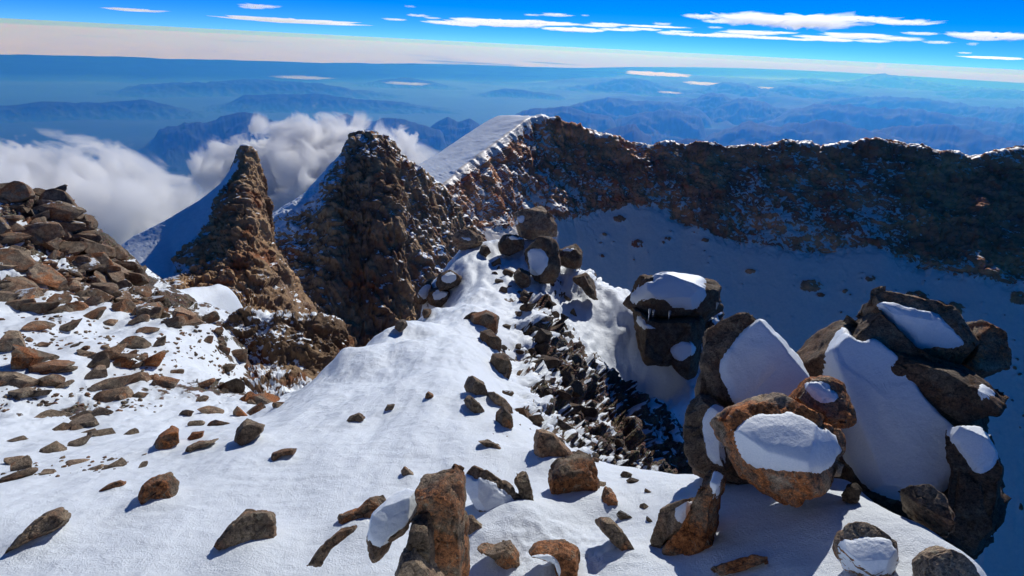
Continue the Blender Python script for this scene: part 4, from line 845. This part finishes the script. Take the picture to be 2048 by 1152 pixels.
# --- stones in the snow of the near ridge
RIDGE = [
 ([(832, 960), (850, 945), (895, 934), (918, 945), (928, 990), (930, 1060), (930, 1170), (870, 1190), (840, 1120), (835, 1050), (840, 1000)], 2.55, 5, -10, 0.24, None, 0.8, 0.95, 'tall upright rusty rock pillar standing out of the snow ridge'),
 ([(790, 1150), (800, 1110), (830, 1098), (860, 1130), (890, 1175), (800, 1180)], 2.4, 25, -10, 0.15, None, 0.1, 1.3, 'grey granular knob at the foot of the tall rusty pillar'),
 ([(815, 1080), (822, 1040), (845, 1030), (866, 1070), (868, 1120), (840, 1130), (815, 1105)], 2.42, 15, -10, 0.14, None, 0.2, 0.6, 'dark wedge leaning on the tall rusty pillar'),
 ([(735, 1080), (745, 1030), (790, 990), (835, 975), (838, 1030), (815, 1060), (780, 1085), (745, 1130)], 2.65, 55, -10, 0.16, [(728, 1085), (738, 1024), (790, 980), (850, 968), (850, 1030), (812, 1066), (770, 1100)], 0.2, 1.0, 'frosted snowy slab leaning beside the tall rusty pillar'),
 ([(418, 1088), (450, 1045), (490, 1018), (535, 1014), (555, 1035), (558, 1070), (545, 1105), (520, 1090), (490, 1075), (455, 1075)], 3.35, 35, 0, 0.22, None, 0.5, 1.0, 'brown hunched rock trailing a snowdrift on the open ridge slope'),
 ([(668, 1050), (680, 1022), (715, 1012), (740, 995), (765, 990), (780, 1012), (750, 1035), (720, 1050), (690, 1055)], 3.2, 35, 0, 0.16, None, 0.9, 0.9, 'rusty double-humped rock above the tall pillar in the snow'),
 ([(610, 1140), (640, 1095), (680, 1060), (720, 1048), (705, 1065), (660, 1100), (630, 1150)], 3.0, 45, 0, 0.08, None, 0.4, 0.9, 'long thin brown edge of a buried slab curving down the snow'),
 ([(272, 1005), (285, 965), (320, 950), (345, 946), (358, 960), (350, 985), (320, 992), (295, 985)], 4.25, 30, 0, 0.25, None, 0.9, 0.9, 'reddish hollow-faced rock with a snowdrift in its lee'),
 ([(8, 1095), (40, 1060), (80, 1030), (125, 1016), (145, 1025), (135, 1045), (90, 1060), (50, 1075)], 4.3, 40, 0, 0.25, None, 0.3, 0.9, 'elongated grey rock with an orange vein low on the snow slope'),
 ([(192, 982), (215, 968), (240, 960), (256, 964), (235, 974), (205, 978)], 4.85, 35, 0, 0.12, None, 0.7, 0.9, 'flat brown rock tip in the snow above the elongated grey rock'),
 ([(465, 890), (475, 855), (495, 838), (528, 848), (525, 858), (490, 880)], 5.6, 30, 0, 0.4, None, 0.1, 0.9, 'smooth dark grey boulder half sunk at the brow of the snow slope'),
 ([(540, 922), (545, 905), (570, 898), (595, 898), (592, 906), (560, 908)], 4.75, 30, 0, 0.14, None, 0.4, 0.8, 'curved brown rock lip in the middle of the open snow'),
 ([(685, 850), (700, 832), (720, 824), (735, 832), (722, 840), (700, 848)], 5.5, 30, 0, 0.14, None, 0.4, 0.8, 'small dark rock with a pointed shadow high on the open snow'),
 ([(848, 792), (856, 783), (867, 788), (866, 797), (856, 800)], 6.1, 25, 0, 0.12, None, 0.5, 1.0, 'little round brown stone alone on the upper snow'),
 ([(768, 820), (775, 810), (790, 808), (785, 818), (772, 824)], 5.8, 25, 0, 0.1, None, 0.5, 0.9, 'tiny brown stone beside the little round one on the upper snow'),
 ([(800, 935), (808, 932), (832, 948), (828, 956), (808, 955)], 3.5, 30, 0, 0.08, None, 1.0, 1.5, 'orange splinter of rock behind the tall rusty pillar'),
 ([(934, 935), (950, 930), (985, 945), (1020, 970), (1055, 1000), (1060, 1025), (1075, 1048), (1030, 1050), (985, 1040), (945, 1018), (930, 970)], 3.45, 50, 10, 0.22, [(915, 948), (968, 952), (1010, 978), (1042, 1005), (1042, 1028), (1010, 1036), (955, 1030), (915, 1000)], 0.2, 0.9, 'slanting dark slab with a rounded snow blanket in front of the rusty pillar'.replace('in front of', 'beside')),
 ([(1028, 935), (1035, 928), (1052, 930), (1060, 960), (1072, 1000), (1078, 1048), (1060, 1050), (1050, 1000), (1030, 960)], 3.45, 20, 15, 0.12, None, 0.3, 1.0, 'thin upright blade of rock crossing the slanting dark slab'),
 ([(1090, 955), (1098, 940), (1150, 925), (1190, 925), (1198, 960), (1198, 1010), (1190, 1000), (1150, 965), (1112, 985), (1095, 975)], 3.65, 10, 15, 0.2, None, 0.8, 0.8, 'square rusty block casting a blue shadow on the snow by the gully'),
 ([(1060, 880), (1075, 860), (1100, 862), (1140, 895), (1175, 925), (1170, 935), (1120, 930), (1080, 915)], 4.3, 40, 15, 0.25, None, 0.3, 1.4, 'long pale log-shaped rock sloping towards the square rusty block'),
 ([(955, 1095), (985, 1100), (1020, 1088), (1045, 1125), (1030, 1140), (1000, 1132), (985, 1110)], 2.95, 25, 0, 0.12, None, 0.9, 1.1, 'wedge-shaped rust and ochre stone in the trampled snow'),
 ([(1045, 1100), (1080, 1090), (1150, 1085), (1160, 1110), (1162, 1170), (1125, 1175), (1105, 1120), (1075, 1105)], 2.85, 35, 5, 0.2, [(1040, 1108), (1090, 1108), (1120, 1125), (1120, 1165), (1060, 1165)], 0.8, 1.0, 'rounded rusty block with a snow-filled front near the wedge-shaped stone'),
 ([(925, 1030), (945, 1032), (985, 1060), (992, 1082), (970, 1092), (950, 1075), (930, 1065)], 3.1, 40, 0, 0.12, None, 0.15, 1.0, 'grey rounded stone wedged between the pillar and the slanting slab'),
 ([(930, 650), (940, 630), (975, 622), (998, 630), (995, 660), (975, 648), (945, 652)], 10.6, 20, 0, 0.7, None, 0.7, 0.9, 'reddish flat-topped boulder on the ridge crest above the snow slope'),
 ([(960, 690), (965, 665), (985, 660), (1000, 672), (998, 705), (980, 700)], 9.6, 15, 20, 0.5, None, 0.4, 0.55, 'dark rock just below the reddish flat-topped boulder'),
 ([(985, 740), (990, 712), (1010, 708), (1020, 725), (1012, 752), (995, 756)], 8.6, 15, 20, 0.5, None, 0.5, 0.6, 'crumbly dark rock on the gully side of the crest'),
 ([(932, 775), (945, 753), (965, 762), (978, 790), (980, 802), (962, 800), (945, 790)], 6.4, 25, 20, 0.3, None, 0.2, 1.1, 'grey lichen-spotted stone with a pointed end on the crest'),
 ([(930, 800), (938, 790), (960, 805), (972, 820), (960, 828), (940, 820)], 5.9, 30, 10, 0.3, None, 0.4, 0.8, 'rounded brown stone in a hollow of the crest snow'),
 ([(975, 790), (982, 780), (1005, 790), (1026, 815), (1015, 820), (990, 806)], 6.0, 25, 20, 0.3, None, 0.3, 1.4, 'tan knobbly stone beside the pointed grey one'),
 ([(998, 820), (1005, 812), (1022, 825), (1025, 848), (1010, 862), (998, 845)], 5.4, 20, 15, 0.25, None, 0.9, 0.8, 'dark stone with an orange chip at the gully edge'),
 ([(955, 882), (975, 880), (1005, 890), (1008, 900), (985, 898)], 4.6, 35, 0, 0.15, None, 0.4, 0.9, 'flat brown flake lying in the snow near the gully edge'),
 ([(1205, 1000), (1215, 985), (1232, 990), (1240, 1010), (1232, 1030), (1212, 1025)], 3.5, 15, 15, 0.15, None, 0.7, 1.2, 'pinkish rounded stone at the brink of the gully'),
 ([(1190, 1040), (1215, 1030), (1250, 1060), (1280, 1100), (1295, 1118), (1270, 1110), (1230, 1080)], 3.25, 35, 20, 0.18, None, 0.7, 1.1, 'ragged ochre rib of rock along the brink of the gully'),
 ([(300, 895), (318, 868), (345, 852), (360, 860), (362, 878), (340, 890), (312, 900)], 6.4, 30, 0, 0.35, None, 1.0, 1.0, 'orange-faced wedge at the junction of snow slope and debris'),
 ([(365, 905), (375, 890), (400, 882), (420, 882), (440, 876), (410, 890), (380, 895)], 5.7, 30, 0, 0.2, None, 0.7, 0.9, 'low brown rock with a thin ridge running from it in the snow'),
 ([(370, 880), (385, 865), (408, 862), (405, 872), (385, 880)], 6.6, 30, 0, 0.25, None, 0.8, 0.8, 'red-brown stone behind the low ridged rock'),
]
for i, (ol, D, ti, az, th, sn, ru, to, lab) in enumerate(RIDGE):
    big = max(max(p[0] for p in ol) - min(p[0] for p in ol), max(p[1] for p in ol) - min(p[1] for p in ol)) > 70
    oa = np.array(ol, float); ym = oa[:, 1].max(); hgt = ym - oa[:, 1].min()
    h, nrm, hd = ground_hit(oa[:, 0].mean(), ym - 0.05 * hgt)
    DD = hd + th * 0.1 if (h is not None and abs(hd - D) < 0.3 * D and ym < 1128) else D
    oa[:, 1] = oa[:, 1].min() + (oa[:, 1] - oa[:, 1].min()) * (1.0 if (sn or ym > 1130) else 1.22); ol = [tuple(p) for p in oa]
    traced_rock('boulder' if big else 'rock', lab, ol, DD, ti, az, th, 0.82, 0.85, snow=sn, cap_t=0.02 if D < 5 else 0.05, seed=60 + i, rust=ru, tone=to, n=110 if big else 64, rings=(24, 10, 18, 6) if big else (14, 7, 10, 4), cat='boulder' if big else 'rock', mid=0.35, mound=0.24 if ym < 1128 else 0.0, facets=18, cuts=(0.76, 0.96), grow=1.07)

# --- loose stones: a small library of angular shapes, shared by many
def angular_stone(seed, sub=3):
    bm = bmesh.new(); bmesh.ops.create_icosphere(bm, subdivisions=sub, radius=1.0); v = np.array([x.co for x in bm.verts]); rs = np.random.RandomState(seed)
    v *= (1 + 0.15 * fbm(v * 1.2 + seed, 2))[:, None]
    for _ in range(11):
        d = rs.normal(size=3); d /= np.linalg.norm(d); e = v @ d; v -= np.maximum(e - rs.uniform(0.32, 0.66), 0)[:, None] * d
    v += v / np.linalg.norm(v, axis=1, keepdims=True) * (fbm(v * 4 + seed, 3) * 0.04)[:, None]
    v /= np.abs(v).max(0)
    for x, c in zip(bm.verts, v): x.co = c
    me = bpy.data.meshes.new('rock'); bm.to_mesh(me); bm.free(); me.materials.append(M_STONE); return me  # flat facets
STONES = [angular_stone(s) for s in range(18)]
_rr = random.Random(12)
def loose(px, py, w, h, label, group, rust=None, tone=None, snowy=None, embed=0.38, min_d=0):
    p, n, D = ground_hit(px, py)
    if p is None or D < min_d: return None
    a = w * D / FPX * 0.5; c = h * D / FPX * 0.55
    o = link('rock', _rr.choice(STONES), label=label, cat='rock', group=group)
    o.scale = (a * _rr.uniform(0.95, 1.2), a * _rr.uniform(0.5, 1.0), max(c * _rr.uniform(0.6, 1.0), a * 0.42)); o.location = Vector(p) + Vector((0, 0, o.scale[2] * (0.5 - embed)))
    az = math.atan2(p[0], p[1]); q = Vector((0, 0, 1)).rotation_difference((Vector(n) + Vector((0, 0, 1))).normalized()).to_euler()
    o.rotation_euler = (q.x + _rr.uniform(-0.35, 0.35), q.y + _rr.uniform(-0.35, 0.35), -az + _rr.uniform(-0.4, 0.4) + _rr.choice((0, math.pi)))
    o['rust'] = rust if rust is not None else _rr.choice((0.1, 0.3, 0.5, 0.8, 1.0)); o['tone'] = tone if tone is not None else _rr.uniform(0.75, 1.35)
    o['snowy'] = snowy if snowy is not None else _rr.choice((-0.5, 0.0, 0.1)); return o
def look(o_rust, o_tone, o_snowy, what):
    return ('snow-dusted ' if o_snowy > 0.15 else '') + ('rust-red ' if o_rust > 0.7 else 'pale tan ' if o_tone > 1.2 else 'dark brown ' if o_tone < 0.9 else 'brown ') + what
def size_word(w, small, large): return 'small ' if w < small else 'large ' if w > large else ''
def debris_place(x, y):
    return ('beside the craggy outcrop' if x > 390 else 'under the rubble outcrop' if y < 690 else 'by the open snow slope' if y > 860 else 'in mid debris slope')
DEBRIS = [(67,658,42,16,.6),(130,658,40,16,.6),(8,697,40,34,.3),(70,720,58,36,1),(40,765,62,45,.3),(105,738,50,18,.5),(268,690,42,26,.9),(318,690,30,18,1),(205,715,62,18,.3),(235,716,50,15,.2),(195,735,36,28,.2),(250,732,50,12,1),
 (302,728,46,30,1),(185,755,36,22,.3),(225,772,52,24,.3),(275,760,36,30,.3),(302,757,26,16,.5),(332,772,40,22,.5),(240,792,62,16,.3),(282,792,22,20,.5),(108,832,40,16,.3),(152,838,38,12,.2),(200,828,34,20,.1),(178,852,56,24,.1),(120,858,30,14,.3),
 (460,780,48,44,.4),(500,800,26,32,.9),(415,685,22,12,.8),(475,655,20,18,1),(450,705,28,20,.8),(400,803,20,16,.8),(425,822,42,22,.3),(375,830,26,28,.3),(440,850,32,30,.8),(392,850,22,14,.3),(48,612,40,20,.3),(76,618,46,24,.4),(125,622,26,22,.2),
 (148,618,30,32,.7),(185,633,38,16,.6),(250,620,26,30,.6),(270,645,42,26,.3),(222,645,26,15,.3),(300,662,30,14,.4),(305,635,36,18,.3),(385,648,42,20,.3),(412,640,40,22,.5),(342,650,34,18,.3),(90,691,18,9,.3),(150,693,20,9,.3),(165,701,18,8,.5),(56,680,10,7,.2),
 (215,697,14,8,.5),(18,592,42,14,.3),(25,927,26,11,.3),(38,938,30,16,1),(36,881,20,7,.2),(100,902,32,20,.4),(158,890,38,24,0),(155,926,32,13,.1),(224,935,32,17,.1),(197,937,22,11,.1),(92,949,20,14,.1),(35,957,42,10,.3),(263,868,22,11,.1),(350,900,14,6,.5),(285,934,16,10,.3),
 (530,805,50,22,1),(555,812,34,20,1),(515,822,30,24,.8),(480,830,26,30,.9),(410,770,30,18,.6),(350,745,22,12,.8),(105,765,30,16,.3),(128,772,22,10,.3),(75,790,26,10,.3),(10,770,30,22,.8),(505,775,26,18,.4),(455,740,30,18,.3),(480,715,30,24,.4),(438,668,26,16,.6),(205,870,30,14,.3)]
for x, y, w, h, ru in DEBRIS:
    to = _rr.choice((0.75, 1.0, 1.05, 1.3)); sn = _rr.choice((-0.6, -0.1, 0.05))
    loose(x, y, w * 1.15, h * 1.2, size_word(w, 24, 44) + look(ru, to, sn, 'angular rock on snow ' + debris_place(x, y)), 'rocks on the debris slope', ru, to, sn)
    if w > 45:
        for _ in range(2):
            ru = _rr.choice((0.2, 0.5, 0.9)); w2 = w * _rr.uniform(0.3, 0.6)
            loose(x + _rr.uniform(-0.7, 0.7) * w, y + _rr.uniform(-0.5, 0.6) * h, w2, w2 * 0.6, look(ru, to, sn, 'stone chip beside a larger rock on the debris slope'), 'chips on the debris slope', ru, to, sn)
def in_poly(poly, k, rnd):
    xs = [p[0] for p in poly]; ys = [p[1] for p in poly]; out = []
    while len(out) < k:
        x, y = rnd.uniform(min(xs), max(xs)), rnd.uniform(min(ys), max(ys))
        if poly_sd(poly, np.array([x]), np.array([y]))[0] > 0: out.append((x, y))
    return out
PILE = [(0, 372), (50, 362), (110, 392), (160, 425), (172, 445), (178, 490), (215, 505), (238, 520), (262, 545), (290, 580), (380, 622), (430, 640), (300, 645), (200, 612), (0, 600)]
for i, (x, y) in enumerate(sorted(in_poly(PILE, 118, random.Random(3)), key=lambda p: p[1])):
    w = _rr.uniform(14, 38) if i % 4 else _rr.uniform(38, 66); ru = _rr.choice((0.2, 0.3, 0.5, 0.8)); to = _rr.choice((0.85, 1.05, 1.15, 1.6)); sn = _rr.choice((-0.2, 0.1, 0.3, 0.4))
    loose(x, y, w, w * _rr.uniform(0.4, 0.8), size_word(w, 24, 44) + look(ru, to, sn, 'block piled in the ' + ('crown' if y < 470 else 'flank' if y < 560 else 'foot') + ' of the rubble outcrop'), 'blocks of the rubble outcrop', ru, to, sn, embed=0.3)
for x, y, w in ((50, 365, 60), (75, 366, 46), (20, 372, 50), (105, 385, 52), (130, 400, 50), (152, 412, 46), (160, 432, 48), (168, 450, 46), (165, 478, 56), (168, 462, 40), (205, 500, 60), (228, 498, 44), (240, 520, 50), (258, 548, 60), (268, 545, 44), (150, 495, 60)):
    loose(x, y + 14, w, w * 0.6, look(0.3, 0.9, 0, 'block on the skyline edge of the rubble outcrop'), 'skyline blocks of the rubble outcrop', 0.3, 0.95, 0.0, embed=0.1)
GULLY = [(1010, 610), (1050, 590), (1090, 640), (1120, 720), (1160, 800), (1240, 880), (1300, 960), (1320, 1040), (1260, 1050), (1200, 980), (1120, 860), (1060, 760), (1010, 690)]
for x, y in in_poly(GULLY, 36, random.Random(8)):
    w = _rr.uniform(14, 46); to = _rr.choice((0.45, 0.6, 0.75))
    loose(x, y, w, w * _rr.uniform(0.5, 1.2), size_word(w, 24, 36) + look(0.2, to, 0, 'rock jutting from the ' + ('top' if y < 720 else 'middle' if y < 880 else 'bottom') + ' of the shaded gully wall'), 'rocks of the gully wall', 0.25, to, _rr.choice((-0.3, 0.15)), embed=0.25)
for x, y in in_poly([(1000, 500), (1050, 560), (1110, 560), (1180, 610), (1130, 660), (1060, 640), (1010, 600), (985, 540)], 22, random.Random(4)):
    w = _rr.uniform(8, 24); loose(x, y, w, w * _rr.uniform(0.5, 1.2), 'small dark brown stone poking from the snow of the ridge end', 'stones of the ridge end', 0.3, 0.6, 0.0)
_cr = random.Random(31); _line = [(938, 640), (962, 690), (985, 745), (1000, 800), (1030, 850), (1075, 895), (1120, 935), (1175, 985), (1215, 1040)]
for k in range(26):                                      # broken blocks along the crest, half under the snow
    t = _cr.uniform(0, len(_line) - 1.001); i = int(t); f = t - i; x = _line[i][0] * (1 - f) + _line[i + 1][0] * f + _cr.uniform(2, 44); y = _line[i][1] * (1 - f) + _line[i + 1][1] * f + _cr.uniform(-18, 18)
    w = _cr.uniform(26, 62); to = _cr.choice((0.6, 0.8, 1.1)); sn = _cr.choice((0.1, 0.35, 0.5))
    loose(x, y, w, w * _cr.uniform(0.5, 0.9), size_word(w, 34, 52) + look(0.3, to, sn, 'block half buried along the gully side of the ridge crest'), 'blocks along the ridge crest', 0.35, to, sn, embed=0.45)
def pebbles():
    rs = random.Random(21); V, F = [], []; base = [angular_stone(90 + k, 1) for k in range(5)]
    tv = [np.array([v.co for v in m.vertices]) for m in base]; tf = [np.array([list(p.vertices) for p in m.polygons]) for m in base]; n = 0
    zones = [([(0, 630), (450, 640), (470, 780), (560, 810), (420, 860), (200, 950), (0, 960)], 1100), (PILE, 500), ([(950, 840), (1060, 800), (1250, 1000), (1290, 1100), (1000, 1120)], 60)]
    for poly, k in zones:
        for x, y in in_poly(poly, k, rs):
            p, nn, D = ground_hit(x, y)
            if p is None or perlin(np.array([p * 0.55]))[0] < -0.12 - 0.3 * (poly is PILE): continue
            j = rs.randrange(5); s = rs.uniform(2, 9) * D / FPX * 0.6 * (0.6 if D < 5 else 1); a = rs.uniform(0, 6.28); ca, sa = math.cos(a), math.sin(a)
            v = tv[j] * (s, s * rs.uniform(0.6, 1), s * rs.uniform(0.4, 0.8)); v = v @ np.array([[ca, sa, 0], [-sa, ca, 0], [0, 0, 1]]) + p
            V.append(v); F.append(tf[j] + n); n += len(v)
    for m in base: bpy.data.meshes.remove(m)
    o = link('pebbles', mesh_np('pebbles', np.concatenate(V), np.concatenate(F), M_STONE, smooth_shade=False), kind='stuff'); o['label'] = 'small stones strewn over the debris slope'
    o['rust'] = 0.5; o['tone'] = 0.9; o['snowy'] = -0.4
pebbles()
finish_ground(*GXYZ)
